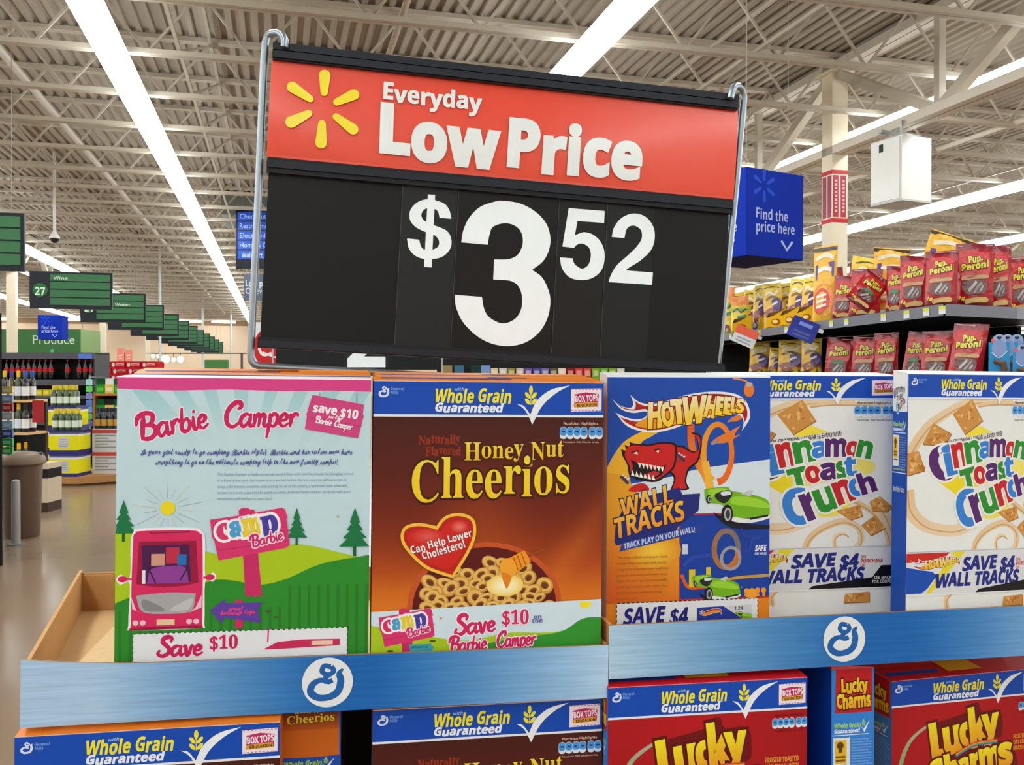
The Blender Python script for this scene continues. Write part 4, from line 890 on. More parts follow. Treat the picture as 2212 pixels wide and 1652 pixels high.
# what the trays stand on
r = thing('pallet_display', 'dark blue corrugated pallet display under the lower cereal boxes', 'display base', D(T(20), 0, 0), DZ)
b = MB(); b.box(-.03, 1.42, -.03, .5, .14, .74, (24, 70, 140)); b.build('bin', 'card', r)
b = MB()
for x in (0, .66, 1.3): b.box(x, x + .1, -.02, .48, 0, .115, (150, 110, 70))
for k in range(5): b.box(-.02, 1.41, -.02 + k * .102, .06 + k * .102, .115, .14, (170, 128, 84))
b.build('pallet', 'wood', r)
b = MB(); b.box(-.03, 1.42, -.03, .5, .742, .7695, KR); b.build('lower_tray', 'card', r)
core = thing('shade_core', 'made-up core behind the lower cereal boxes, coloured dark to stand for shade', 'shade core', D(T(20), .31, Z_LOW), DZ)
b = MB(); b.box(.0, 1.36, 0, .14, 0, EYE - .366 - Z_LOW, (34, 26, 22)); b.build('panel', 'card', core)  # added tray support; its near-black colour stands in for shade in the gaps

# ---------------------------------------------------------------- price sign on its wire frame
SR = R(10) - PSI
sign = thing('price_sign', 'large black and orange price sign reading 3.52 on a grey wire frame', 'price sign', W(-.0049, 1.102, .1946), (0, R(3), SR))
SM = Matrix.Translation(sign.location) @ sign.rotation_euler.to_matrix().to_4x4(); SI = SM.inverted()
def sgn(px, py):                                     # where a sight line meets the sign's face, in the sign's own x, z
    d = W((px - CX) / F, 1, (HY - py) / F) - CAM; n = SM.to_3x3() @ Vector((0, 1, 0)); k = (SM.translation - CAM).dot(n) / d.dot(n)
    q = SI @ (CAM + d * k); return q.x, q.z
SW, SH = .2845, .1768
BK = (26, 30, 36)
b = MB(); b.box(-SW, SW, .0, .008, -SH, SH, (12, 14, 18)); b.build('backing_board', 'plastic', sign)
def rail(z0, z1, lips):
    b = MB(); b.box(-SW - .002, SW + .002, -.006, .012, z0, z1, (24, 27, 34))
    for z in lips: b.box(-SW - .002, SW + .002, -.0085, -.006, z - .004, z + .004, (32, 36, 44))
    return b.build('rail', 'plastic', sign, bevel=.0012)
H = 2 * SH
zr = [SH, SH - .054 * H, SH - .366 * H, SH - .425 * H]
rail(zr[1], zr[0], (zr[1] + .006, zr[0] - .004)); rail(zr[3], zr[2] - .003, (zr[2] - .011,)); rail(-SH, -SH + .036 * H, (-SH + .005,))
ZC, ZH = SH - .21 * H, .156 * H
A = Art(lambda x, y: (x, -.0012 - .0026 * max(0, 1 - ((y - ZC) / ZH) ** 2) * (1 + .25 * math.sin(x * 19 + y * 8)), y), 4e-5); OR = (232, 70, 44)
A.grid(-SW - .003, zr[1] + .001, SW + .0045, zr[2] - .002, 60, 40, lambda u, v: OR)
def S3(bl, br, tl): return sgn(*bl), sgn(*br), sgn(*tl)
sw = (232, 240, 240); A.k += 48
A.text('Everyday', *S3((828.8, 215.9), (1038.7, 238.6), (830.5, 181.3)), sw, 'sb', .03)
A.text('Low', *S3((823.9, 324.7), (1073.3, 350), (827.2, 228.1)), sw, 'sb', .05); A.text('Price', *S3((1097.8, 353.4), (1378.7, 378.5), (1102.9, 259.4)), sw, 'sb', .05)
pz = lambda x, y: sgn(540 + x / 3.934, 40 + y / 3.934)
for p, r1, q, r2 in (((635, 645), 30, (640, 498), 48), ((742, 728), 30, (886, 662), 46), ((737, 852), 30, (877, 955), 46), ((617, 910), 32, (608, 1068), 48), ((505, 825), 30, (357, 897), 48), ((515, 700), 30, (368, 602), 46)):
    A.cap(pz(*p), r1 * .000139, pz(*q), r2 * .000139, (244, 226, 10))
A.ell(*pz(688, 1115), .001, .001, (236, 120, 40))
hc = A.build('header_card', 'gloss', sign)
D3 = [(-251, 488, 1), (-234, 390), (-184, 280), (-94, 190), (16, 148), (100, 135), (250, 160), (380, 230), (470, 330), (505, 450), (490, 560), (440, 650), (350, 720, 1), (430, 780), (480, 870), (505, 980), (480, 1130), (400, 1260), (270, 1345), (100, 1365), (-74, 1310), (-224, 1180), (-294, 1040), (-306, 932, 1), (-76, 950, 1), (-54, 1060), (-4, 1130), (100, 1175), (200, 1140), (255, 1060), (265, 960), (240, 870), (170, 815), (20, 802, 1), (28, 633, 1), (150, 630), (230, 590), (270, 500), (260, 410), (210, 350), (120, 325), (20, 355), (-10, 420), (-27, 508, 1)]
D5 = [(660, 198, 1), (965, 222, 1), (960, 323, 1), (735, 307, 1), (712, 428, 1), (790, 402), (870, 425), (935, 490), (965, 590), (945, 710), (870, 785), (770, 807), (670, 785), (605, 710), (585, 615, 1), (695, 623, 1), (710, 670), (770, 710), (825, 680), (848, 600), (830, 530), (770, 497), (725, 512), (705, 535, 1), (607, 523, 1)]
D2 = [(1025, 442, 1), (1045, 360), (1110, 280), (1210, 243), (1310, 270), (1375, 350), (1390, 450), (1360, 550), (1270, 640), (1190, 690), (1140, 725, 1), (1375, 743, 1), (1367, 848, 1), (998, 824, 1), (1020, 760), (1070, 680), (1160, 600), (1240, 520), (1280, 450), (1270, 380), (1210, 345), (1155, 370), (1132, 452, 1)]
DS = [(-334, 288, 1), (-354, 210), (-404, 155), (-524, 122), (-624, 150), (-684, 220), (-684, 300), (-634, 360), (-554, 400), (-474, 430), (-439, 480), (-454, 530), (-524, 555), (-584, 535), (-609, 465, 1), (-711, 455, 1), (-694, 540), (-634, 605), (-534, 632), (-414, 610), (-344, 540), (-336, 460), (-374, 390), (-474, 345), (-564, 305), (-589, 255), (-564, 210), (-514, 195), (-454, 220), (-434, 280, 1)]
pd = lambda p: sgn(1060 + p[0] / 3.934, 400 + p[1] / 3.934)
cz0, cz1 = -SH + .03 * H, zr[3] + .002
for px0, px1, dig, cc in ((864, 985, (DS, [(-534, 82), (-472, 86), (-502, 700), (-566, 696)]), (30, 33, 34)), (985, 1203, (D3,), (17, 16, 16)), (1203, 1308, (D5,), (25, 25, 24)), (1308, 1411, (D2,), (25, 28, 30))):
    x0, x1 = sgn(px0, 500)[0], sgn(px1, 500)[0]; gx = sgn(px0, 500)[0]
    A = Art(lambda x, y: (x, -.0012, y), 4e-5)
    A.box(x0 + .0004, x1 - .0004, -.0012, -.0002, cz0, cz1, cc); A.rect(x0 + .0004, cz0, x0 + .001, cz1, (74, 76, 78))
    for d in dig: A.poly([pd(p) for p in (spl(d, 6) if len(d) > 4 else d)], (240, 250, 254))
    nc = A.build('number_card', 'plastic', sign)
    nc['label'] = 'black number card with a white ' + {0: '', 864: 'dollar sign', 985: 'large three', 1203: 'small five', 1308: 'small two'}[px0]
wq = lambda px, py, y=.004: (sgn(px, py)[0], y, sgn(px, py)[1])
b = MB()
path = [wq(617, 112, -.012), wq(618, 96, -.012), wq(612, 82, -.008), wq(602, 74, -.003), wq(588, 72, .002), wq(578, 77), wq(574, 90), wq(571, 130), wq(558, 420), wq(541, 762), wq(542, 778), wq(549, 787), wq(562, 791), wq(800, 804), wq(1300, 832), wq(1520, 845), wq(1540, 842), wq(1548, 830), wq(1552, 800), wq(1590, 420), wq(1607, 230), wq(1609, 208), wq(1604, 194, .002), wq(1594, 188, -.001), wq(1582, 190, -.006), wq(1574, 200, -.011), wq(1568, 220, -.012)]
b.tube(path, .0044, (150, 160, 168), 10); c = wq(1060, 818)
b.tube([c, (c[0], .03, c[2] - .01), (c[0] - .008, .035, -.36)], .006, (150, 160, 168), 10); b.box(c[0] - .07, c[0] + .05, .005, .1, -.364, -.358, (120, 126, 132))
b.build('wire_frame', 'metal', sign, True)
# a second sign of the same kind further back
s2 = thing('price_sign', 'black price board just visible beneath the big sign, showing the foot of a white two', 'price sign', P(774, 692, 3.2), (0, 0, R(8) - PSI))
w2, h2 = .284, .175
b = MB(); b.box(-w2, w2, 0, .01, -h2, h2, (24, 27, 31)); b.build('backing_board', 'plastic', s2)
A = Art(lambda x, y: (x, 0, y), 1e-4); A.rect(-w2, h2 * .25, w2, h2 * .9, OR); A.build('header_card', 'gloss', s2)
A = Art(lambda x, y: (x, 0, y), 1e-4); A.rect(-.05, -h2 * .95, .11, h2 * .2, (36, 38, 40)); A.fit('2', -.035, h2 * .1, .092, -h2 * .93, (240, 250, 254), 'sb', .02); A.build('number_card', 'plastic', s2)
b = MB(); b.tube([(-w2 - .012, .005, h2 + .015), (-w2 - .012, .005, -h2 - .012), (w2 + .012, .005, -h2 - .012), (w2 + .012, .005, h2 + .015)], .005, (160, 168, 174), 8)
b.tube([(0, .005, -h2 - .012), (0, .005, -s2.location.z + .01)], .01, (150, 158, 166), 8); b.box(-.15, .15, -.15, .15, -s2.location.z + .001, -s2.location.z + .012, (70, 74, 80)); b.build('stand', 'metal', s2, True)
# ---------------------------------------------------------------- hanging signs
def hang_wire(par, x, y, z0, zbase, r=.0035):            # drop wire from the roof deck, one part each
    m = MB(); m.tube([(x, y, z0), (x, y, DECKZ + .03 - zbase)], r, (150, 146, 138), 5); m.build('drop_wire', 'paint', par)
GRN = (58, 112, 72)
def aisle_sign(d, px_r, label, num=None, word=None, row=0):
    w, h = 1.5, .73; p = P(px_r, 0, d); zb = 1.45 + 1.32
    t = thing('aisle_sign', label, 'aisle sign', ((-3.2 if d > 12 else p.x) - w, p.y, zb), (0, 0, 0))
    b = MB(); b.box(0, w, 0, .06, 0, h, (32, 36, 44)); b.build('frame', 'plastic', t, bevel=.012)
    x0 = .37; ph = (h - .1) / 4
    for k in range(4):
        q = MB(); z1 = h - .045 - k * ph; q.box(x0, w - .045, -.012, 0, z1 - ph + .022, z1, GRN)
        if k == row and word:
            A = Art(lambda x, y: (x, -.0121, y), 1e-3); A.text(word, (x0 + (.06 if word == 'Wine' else .42), z1 - ph + .055), (x0 + (.32 if word == 'Wine' else .78), z1 - ph + .055), (x0 + (.06 if word == 'Wine' else .42), z1 - .045), (200, 220, 206), 'sb')
            i0 = len(q.v); q.v += A.v; q.f += [[i + i0 for i in f] for f in A.f]; q.c += A.c
        q.build('green_panel', 'print', t)
    A = Art(lambda x, y: (x, -.002, y), 1.5e-3); A.ell(.19, h * .5, .135, .135, (30, 110, 50))
    if num: A.line(num, .1, h * .5 - .075, .18, -.15, (225, 235, 225), 'sb')
    A.build('number_badge', 'print', t)
    for x in (.15, w - .15): hang_wire(t, x, .03, h, zb)
    return t
ds = [11.4, 18.0, 22.5, 26.1, 30.0, 33.5, 36.9, 40.2, 43.5, 46.9, 50.4, 54]
rs = [54, 248, 318, 355, 388, 408, 427, 441, 453, 464, 472, 480]
for i, (d, px) in enumerate(zip(ds, rs)):
    lb = ('blank black framed green aisle sign cut off by the picture edge', 'black framed green aisle sign with number 27 for wine', 'black framed green aisle sign with number 21 half hidden behind the wine sign')[i] if i < 3 else f'black framed green aisle sign, {ORD[i]} along the receding row'
    a = aisle_sign(d, px, lb, {1: '27', 2: '21'}.get(i), {1: 'Wine', 2: 'Water'}.get(i), {2: 1}.get(i, 0)); a['group'] = 'green aisle signs'
# security camera on its drop pole
cp = P(119, 518, 19); t = thing('security_camera', 'white dome security camera on a long ceiling pole', 'security camera', cp)
b = MB(); b.tube([(0, 0, .16), (0, 0, DECKZ - cp.z)], .03, (214, 212, 206), 8); b.build('pole', 'paint', t, True)
b = MB(); b.lathe([(.04, .17), (.06, .12), (.1, .07), (.11, .03), (.1, .02)], (224, 222, 216), 14); b.build('housing', 'paint', t, True)
b = MB(); b.lathe([(.02, -.07), (.06, -.05), (.085, -.01), (.09, .02)], (30, 32, 36), 14); b.build('dome', 'plastic', t, True)
for px, d, lb in ((346, 33, 'thin pale drop pole standing behind the row of aisle signs'), (438, 52, 'thin pale drop pole near the far wall, beside the short light strip'), (499, 57, 'thinnest pale drop pole near the far wall beside the sign wire')):
    p = P(px, 812, d); m = MB(); m.tube([(p.x, p.y, 0), (p.x, p.y, DECKZ)], .045 if d < 40 else .06, (196, 206, 204), 8); tag(m.build('drop_pole', 'paint', None, True), lb, 'pole')
# short light strips across the far end
for i, (a, b_, d, lb) in enumerate(((92, 190, 60, 'short white light strip across the far end beside the blue column sign'), (356, 432, 60, 'short white light strip across the far wall over the aisle sign row'), (452, 505, 60, 'short white light strip across the far wall nearest the sign wire'), (-30, 40, 60, 'short white light strip across the far wall at the picture edge'))):
    p, q = P(a, 690, d), P(b_, 690, d); t = thing('strip_light', lb, 'light', (p.x, 65.0 + .25 * i, 5.18))
    L = q.x - p.x; m = MB(); m.box(0, L, -.1, .1, .04, .09, (230, 230, 226)); m.build('housing', 'paint', t)
    m = MB(); m.box(0, L, -.12, .12, -.06, .04, (255, 255, 255)); m.build('tube', 'lamp', t)
    hang_wire(t, .2, 0, .08, 5.18, .012); hang_wire(t, L - .2, 0, .08, 5.18, .012)
# blue price checker sign boxes
SB = (18, 48, 166)
def finder(label, px, d, zb, a=.76, h=.82, ang=31):
    p = P(px, 0, d); t = thing('price_check_sign', label, 'sign', (p.x, p.y, zb), (0, 0, -PSI + R(ang) - R(90) + R(90)))
    b = MB(); b.box(0, a, 0, a, 0, h, SB); b.face([(0, 0, -.0005), (a, 0, -.0005), (a, a, -.0005), (0, a, -.0005)], (10, 22, 96)); b.build('sign_box', 'card', t)
    for k, rot, loc in ((0, 0, (0, 0, 0)), (1, R(-90), (0, a, 0))):
        A = Art(lambda x, y: (x * a, -.001, h - y * a), 3e-4); A.rect(.002, .002, .998, h / a - .002, SB)
        for q in range(6):
            g = R(60 * q - 90); A.cap((.3 + .075 * math.cos(g), .2 + .075 * math.sin(g)), .018, (.3 + .18 * math.cos(g), .2 + .18 * math.sin(g)), .028, (44, 80, 206))
        A.line('Find the', .16, .6, .56, .12, (180, 196, 240), 'sb'); A.line('price here', .16, .755, .68, .12, (180, 196, 240), 'sb')
        A.pen([(.6, .86), (.7, .97), (.8, .86)], .035, (180, 196, 240), smooth=False)
        o = A.build('front_panel' if k == 0 else 'side_panel', 'card', t); o.rotation_euler = (0, 0, rot); o.location = loc
    for x, y in ((.1, .1), (a - .1, .1), (a - .1, a - .1)): hang_wire(t, x, y, h, zb, .0016)
    return t
finder('large blue price finder sign box hanging in front of the banded column', 1612, 8.4, 2.575)
finder('small distant blue price finder sign box hanging before the produce sign', 82, 29, 2.63, .72, .78, 12)
# white equipment box under the girder
p = P(1947, 432, 11.6); t = thing('equipment_box', 'white sheet metal box hanging beneath the roof girder', 'equipment box', p, (0, 0, -PSI + R(24)))
b = MB(); b.box(0, .52, 0, .52, 0, .84, (226, 226, 220)); b.box(-.004, .52, -.004, .52, -.004, .02, (190, 190, 188)); b.build('cabinet', 'paint', t, bevel=.01)
b = MB(); b.box(-.012, -.001, .03, .49, .03, .82, (234, 234, 228)); b.build('door', 'paint', t, bevel=.006)
b = MB(); b.box(-.022, -.012, .3, .36, .68, .78, (26, 26, 28)); b.build('latch', 'plastic', t, bevel=.008)
b = MB(); b.bar((.1, .1, .84), (.1, .1, GB - p.z), .03, .03, (170, 172, 172)); b.bar((.44, .44, .84), (.44, .44, GB - p.z), .03, .03, (170, 172, 172)); b.bar((-.1, .27, .93), (.6, .27, .93), .06, .04, (150, 152, 152)); b.build('bracket', 'metal', t)
# directory board and slogan board, mostly behind the price sign
p = P(510, 580, 22); t = thing('directory_sign', 'black directory sign with blue strips listing checkouts and restrooms', 'sign', (p.x, p.y, p.z), (0, 0, -PSI))
w, h = 1.25, 1.42; b = MB(); b.box(0, w, 0, .08, 0, h, (16, 20, 34)); b.build('frame', 'plastic', t, bevel=.01)
for k, s_ in enumerate(('Checkouts', 'Restrooms', 'Electronics', 'Home & Garden', 'Walmart.com')):
    z1 = h - .05 - k * .233; A = Art(lambda x, y: (x, -.002, y), 1e-3); A.rect(.05, z1 - .2, w - .04, z1, (22, 84, 210))
    wd_ = {3: 1.0, 1: .66, 2: .76, 0: .7, 4: .78}[k]; x0 = .1 + (.04 if k == 4 else 0); A.text(s_, (x0, z1 - .155), (x0 + wd_, z1 - .155), (x0, z1 - .045), (190, 212, 250), 'sb' if k == 4 else ''); A.build('blue_strip', 'print', t)
hang_wire(t, .15, .04, h, p.z); hang_wire(t, w - .15, .04, h, p.z)
p = P(527, 649, 27); t = thing('slogan_sign', 'small grey slogan sign below the blue directory sign', 'sign', (p.x, p.y, p.z), (0, 0, -PSI))
b = MB(); b.box(0, 1.3, 0, .05, 0, .8, (84, 92, 112))
A = Art(lambda x, y: (x, -.002, y), 1e-3); A.text('Low prices', (.06, .44), (.98, .44), (.06, .62), (206, 214, 226), 'sb'); A.text('On everything', (.06, .2), (1.2, .2), (.06, .38), (206, 214, 226), ''); b.add(A).build('board', 'print', t)
hang_wire(t, .1, .02, .8, p.z); hang_wire(t, 1.2, .02, .8, p.z)
# produce sign block
p = P(-40, 764, 35); t = thing('department_sign', 'long green department sign reading Produce beneath the far light strips', 'sign', (p.x, p.y, p.z), (0, 0, -PSI))
w = 3.85; c = MB(); c.box(0, w, 0, 1.6, 0, .95, (48, 104, 50))
b = MB(); b.box(w, w + .03, -.0, 1.6, .03, .95, (128, 160, 96)); b.build('end_panel', 'print', t)
A = Art(lambda x, y: (x, -.003, y), 2e-3); A.text('Produce', (2.0, .38), (3.62, .38), (2.0, .72), (196, 216, 196), ''); A.ell(2.75, .1, .06, .1, (90, 180, 110)); c.add(A).build('sign_box', 'print', t)
for x in (.3, w - .3): hang_wire(t, x, .8, .95, p.z, .012)
# white board with the red disc beyond the sign
p = P(541, 800, 7.2); t = thing('drinks_board', 'white drinks display board with a red disc, seen through the sign wire', 'sign', (p.x, p.y, 0), (0, 0, -PSI))
b = MB(); b.box(0, .62, 0, .03, .9, 1.88, (222, 226, 228)); b.box(.2, .215, -.002, 0, .9, 1.88, (60, 40, 44)); b.build('board', 'print', t)
A = Art(lambda x, y: (x, -.003, y), 3e-4); A.ell(.175, 1.675, .15, .17, (190, 20, 30), n=32); A.pen([(.19, 1.74), (.12, 1.76), (.07, 1.69), (.1, 1.62), (.17, 1.63)], .022, (235, 225, 225)); A.pen([(.1, 1.64), (.2, 1.6), (.3, 1.62)], .012, (235, 225, 225)); A.rect(.04, 1.5, .19, 1.505, (200, 120, 120)); A.build('emblem', 'print', t)
b = MB(); b.box(.02, .6, .02, .6, 0, .9, (196, 30, 36)); b.build('cabinet', 'print', t)

# ---------------------------------------------------------------- left of the display: drinks and wine
FLOORD = lambda py: F * EYE / (py - HY)
p = P(46, 812, 8.15); t = thing('trash_can', 'tan brown plastic trash can with a domed lid', 'trash can', (p.x, p.y, 0), (0, 0, R(10)))
b = MB(); b.lathe([(.145, 0), (.15, .02), (.17, .62), (.172, .66)], (104, 84, 68), 20); b.build('can', 'plastic', t, True)
b = MB(); b.lathe([(.19, .655), (.2, .665), (.2, .69), (.19, .72), (.16, .748), (.09, .766), (.02, .77)], (132, 112, 92), 22); b.build('lid', 'plastic', t, True)
b = MB(); b.box(.05, .165, -.06, .06, .725, .755, (60, 50, 44)); b.build('flap', 'plastic', t, bevel=.006)
p = P(33, 812, 7.75); t = thing('bollard', 'short pale grey steel bollard before the trash can', 'bollard', (p.x, p.y, 0))
b = MB(); b.lathe([(.036, 0), (.036, .53), (.032, .55), (.015, .56)], (168, 168, 164), 14); b.build('post', 'paint', t, True)
b = MB(); b.lathe([(.07, 0), (.07, .012), (.037, .014)], (140, 140, 138), 14); b.build('base', 'paint', t)
p = P(4, 812, 6.9); t = thing('shelf_unit', 'tall black shelf end at the picture edge beside the trash can', 'shelf', (p.x, p.y, 0), (0, 0, -PSI + R(32)))
b = MB(); b.box(-.9, 0, 0, .05, 0, 1.93, (14, 15, 17)); b.build('end_panel', 'plastic', t)
for z in (.12, .6, 1.1, 1.6):
    b = MB(); b.box(-.9, -.02, .05, 1.1, z, z + .03, (30, 32, 34)); b.build('shelf', 'plastic', t)
b = MB(); b.box(-.9, -.86, .05, 1.1, 0, 1.93, (18, 19, 21)); b.build('back_panel', 'plastic', t)
p = P(17, 850, 7.3); t = thing('clip_strip', 'strip of colourful snack packets hanging on the tall black shelf end', 'clip strip', (p.x, p.y, p.z), (0, 0, -PSI))
b = MB(); b.box(-.01, .01, .004, .008, -.5, .1, (220, 220, 220)); b.box(-.09, .01, .002, .012, .09, .11, (180, 180, 184)); b.build('strip', 'plastic', t)
for k, c in enumerate(((220, 190, 110), (130, 160, 210), (190, 50, 50), (180, 190, 190), (150, 200, 220), (50, 80, 170), (40, 170, 80), (60, 170, 70))):
    b = MB(); z = .06 - k * .07; b.box(-.045, .045, -.02, .004, z - .06, z, c); b.box(-.03, .03, -.0215, -.02, z - .045, z - .02, mixc(c, (250, 250, 250), .5)); b.build('packet', 'foil', t, bevel=.006)

# bottle of a given glass, label and capsule
def bottle(glass, lab, cap, r=.037, h=.31, soda=False):
    t = thing('bottle', '', 'bottle')
    b = MB()
    if soda: b.lathe([(r * .8, 0), (r, .02), (r, h * .3), (r * .93, h * .42), (r, h * .55), (r * .95, h * .68), (r * .5, h * .85), (.016, h * .92), (.016, h * .96)], glass, 12)
    else: b.lathe([(r * .9, 0), (r, .008), (r, h * .58), (r * .86, h * .66), (r * .42, h * .76), (r * .38, h * .97)], glass, 12)
    b.build('glass', 'glass', t, True)
    b = MB()
    if soda: b.lathe([(r * 1.01, h * .38), (r * 1.02, h * .58)], lab, 12)
    else: b.lathe([(r * 1.02, h * .14), (r * 1.02, h * .46)], lab, 12)
    b.build('label', 'print', t, True)
    b = MB()
    if soda: b.lathe([(.019, h * .93), (.019, h)], cap, 10)
    else: b.lathe([(r * .5, h * .78), (r * .5, h * .99), (r * .3, h)], cap, 10)
    b.build('cap', 'plastic', t); return t
def setb(o, label, loc, group): o.location = loc; tag(o, label, 'bottle', group); return o
# slanted wooden wine rack
wr = P(46, 812, 10.6); WRR = -PSI - R(4)
t = thing('wine_rack', 'pale wooden wine rack standing behind the trash can', 'wine rack', (wr.x, wr.y, 0), (0, 0, WRR))
rz = (.34, .80, 1.175)
for z in rz:
    b = MB(); b.box(-.24, .2, -.2, .2, z - .03, z, (214, 174, 120)); b.build('shelf', 'wood', t)
for x in (-.24, .18):
    b = MB(); b.box(x, x + .02, .17, .2, 0, 1.145, (60, 44, 30)); b.build('upright', 'wood', t)
b = MB(); b.box(-.24, .2, -.18, .2, 0, .06, (50, 38, 28)); b.build('base', 'wood', t)
WM = Matrix.Translation((wr.x, wr.y, 0)) @ Matrix.Rotation(WRR, 4, 'Z')
glass = [(52, 58, 30), (20, 24, 22), (76, 70, 26), (60, 66, 40), (26, 18, 22)]; labs = [(206, 222, 206), (220, 214, 214), (240, 232, 200), (214, 220, 236), (230, 226, 220)]
caps = [(38, 110, 104), (226, 184, 40), (84, 60, 140), (236, 180, 20), (40, 90, 170)]; cn = ['teal', 'yellow', 'purple', 'gold', 'blue']
for zi, (z, n) in enumerate(((rz[2], 5), (rz[1], 5), (rz[0], 4))):
    for row in (0, 1):
        for k in range(n):
            bt = bottle(glass[k], labs[k], caps[k] if zi == 0 or k % 2 else (40, 30, 34), .041, .335)
            cnm = cn[k] if zi == 0 or k % 2 else 'dark'
            setb(bt, f'wine bottle with a {cnm} capsule, {ORD[k]} along the {"front" if row == 0 else "rear"} of the {("top", "middle", "lowest")[zi]} wine rack shelf', WM @ Vector((-.19 + k * .084, -.15 + row * .13, z + .001)), 'bottles on the wine rack')
p = P(83, 888, 10.35); t = thing('shelf_card', 'plain red card panel fixed to the end of the wine rack', 'sign', (p.x, p.y, p.z), (0, 0, WRR))
b = MB(); b.box(-.075, .06, .0, .006, -.13, .125, (160, 18, 30)); b.build('card', 'print', t); b = MB(); b.box(-.075, -.06, .006, .12, -.01, .01, (70, 60, 50)); b.build('bracket', 'metal', t)
# wine cases on a low pallet
pr_ = P(106, 812, 11.9); CR = -PSI
CM = Matrix.Translation((pr_.x, pr_.y, 0)) @ Matrix.Rotation(CR, 4, 'Z')
t = thing('pallet', 'low wooden platform under the yellow wine cases', 'pallet', CM @ Vector((-.42, -.03, 0)), (0, 0, CR))
b = MB(); b.prism([(0, 0), (.82, 0), (1.28, .34), (1.28, 1.1), (0, 1.1)], .03, .12, (176, 128, 76)); b.build('deck', 'wood', t)
b = MB(); b.prism([(.03, .03), (.8, .03), (1.22, .34), (1.22, 1.05), (.03, 1.05)], 0, .0295, (110, 78, 46)); b.build('plinth', 'wood', t)
def case(label, x, y, z, body, band, lab, w=.375, d=.36, h=.305, red=False):
    t = thing('wine_case', label, 'carton', CM @ Vector((x, y, z)), (0, 0, CR), 'stacked wine cases')
    b = MB(); b.box(0, w, 0, d, 0, h, body); b.build('carton', 'card', t)
    b = MB()
    if band:
        for z0, z1, c in ((.0, .045, band), (h - .075, h - .03, (226, 226, 226)), (h - .05, h + .0005, band)):
            b.box(-.001, w + .001, -.0015, d + .001, z0, z1, c)
    elif red: b.box(-.001, w + .001, -.0015, d + .001, h - .06, h - .01, (206, 70, 60))
    else: b.box(-.001, w + .001, -.0015, d + .001, h - .03, h - .025, (170, 172, 176))
    b.build('band', 'print', t)
    b = MB()
    if lab:
        b.box(w * .32, w * .68, -.003, -.0008, .07, .21, (192, 194, 202))
        for k in range(4): b.box(w * .37, w * .63, -.0036, -.003, .09 + k * .03, .098 + k * .03, (140, 144, 158))
    else:
        for k in range(5): b.box(w * .1, w * (.9 - k % 2 * .3), -.0025, -.0015, .05 + k * .04, .066 + k * .04, (150, 152, 160)); b.box(w + .001, w + .002, d * .1, d * .85, .05 + k * .04, .066 + k * .04, (150, 152, 160))
    b.build('label', 'print', t); return t
YL = (228, 220, 24); NV = (40, 40, 118); WT = (214, 216, 220)
case('yellow wine case with navy bands, lower of the front pair', 0, 0, .1205, YL, NV, True); case('yellow wine case with navy bands, upper of the front pair under green bottles', 0, .0, .427, YL, NV, True)
for k, nm_ in enumerate(('bottom', 'middle', 'topmost')): case(f'yellow wine case, {nm_} of the tall rear stack beside the wine rack', -.21, .385, .1205 + k * .3065, YL, NV, True)
for k, nm_ in enumerate(('lower', 'upper')):
    case(f'white wine case with a red band, {nm_} one stacked beside the yellow pair', .4, .36 , .1205 + k * .3065, WT, None, False, .36, .33, red=True)
    case(f'white wine case, {nm_} one at the rear corner of the platform', .5, .72, .1205 + k * .3065, (226, 214, 150) if k == 0 else WT, None, False, .34, .33, red=False)
def topb(x, y, z, nx, ny, glass, lab, cap, where):
    first = None
    for j in range(ny):
        for i in range(nx):
            if first is None: first = o = bottle(glass, lab, cap, .041, .285)
            else: o = dup(first)
            setb(o, f'green glass bottle with white label, {ORD[i]} in the {("front", "second", "third")[j]} line {where}' if glass[1] > 50 else f'dark bottle, {ORD[i]} in the {("front", "second", "third")[j]} line {where}', CM @ Vector((x + i * .088, y + j * .1, z)), 'bottles standing on the wine cases')
topb(.05, .06, .7325, 4, 2, (66, 86, 50), (214, 226, 206), (214, 190, 40), 'on the front yellow cases'); topb(-.16, .44, 1.0395, 4, 2, (66, 86, 50), (214, 226, 206), (206, 186, 50), 'on the tall yellow stack')
topb(.45, .42, .7325, 4, 2, (34, 44, 50), (196, 150, 70), (40, 44, 54), 'on the white cases with the red band'); topb(.55, .78, .7325, 3, 2, (40, 46, 48), (226, 224, 214), (230, 226, 214), 'on the rear corner white cases')
# cardboard carton behind the trash can
p = P(92, 812, 9.6); t = thing('carton', 'beige and black printed carton on the floor beside the trash can', 'carton', (p.x, p.y, 0), (0, 0, -PSI))
b = MB(); b.box(-.06, .05, 0, .3, 0, .1, (66, 46, 34)); b.build('tray', 'wood', t); b = MB(); b.box(-.06, .05, 0, .3, .101, .52, (206, 190, 164)); b.box(-.061, .051, -.002, .3, .36, .46, (40, 34, 36)); b.build('box', 'card', t)
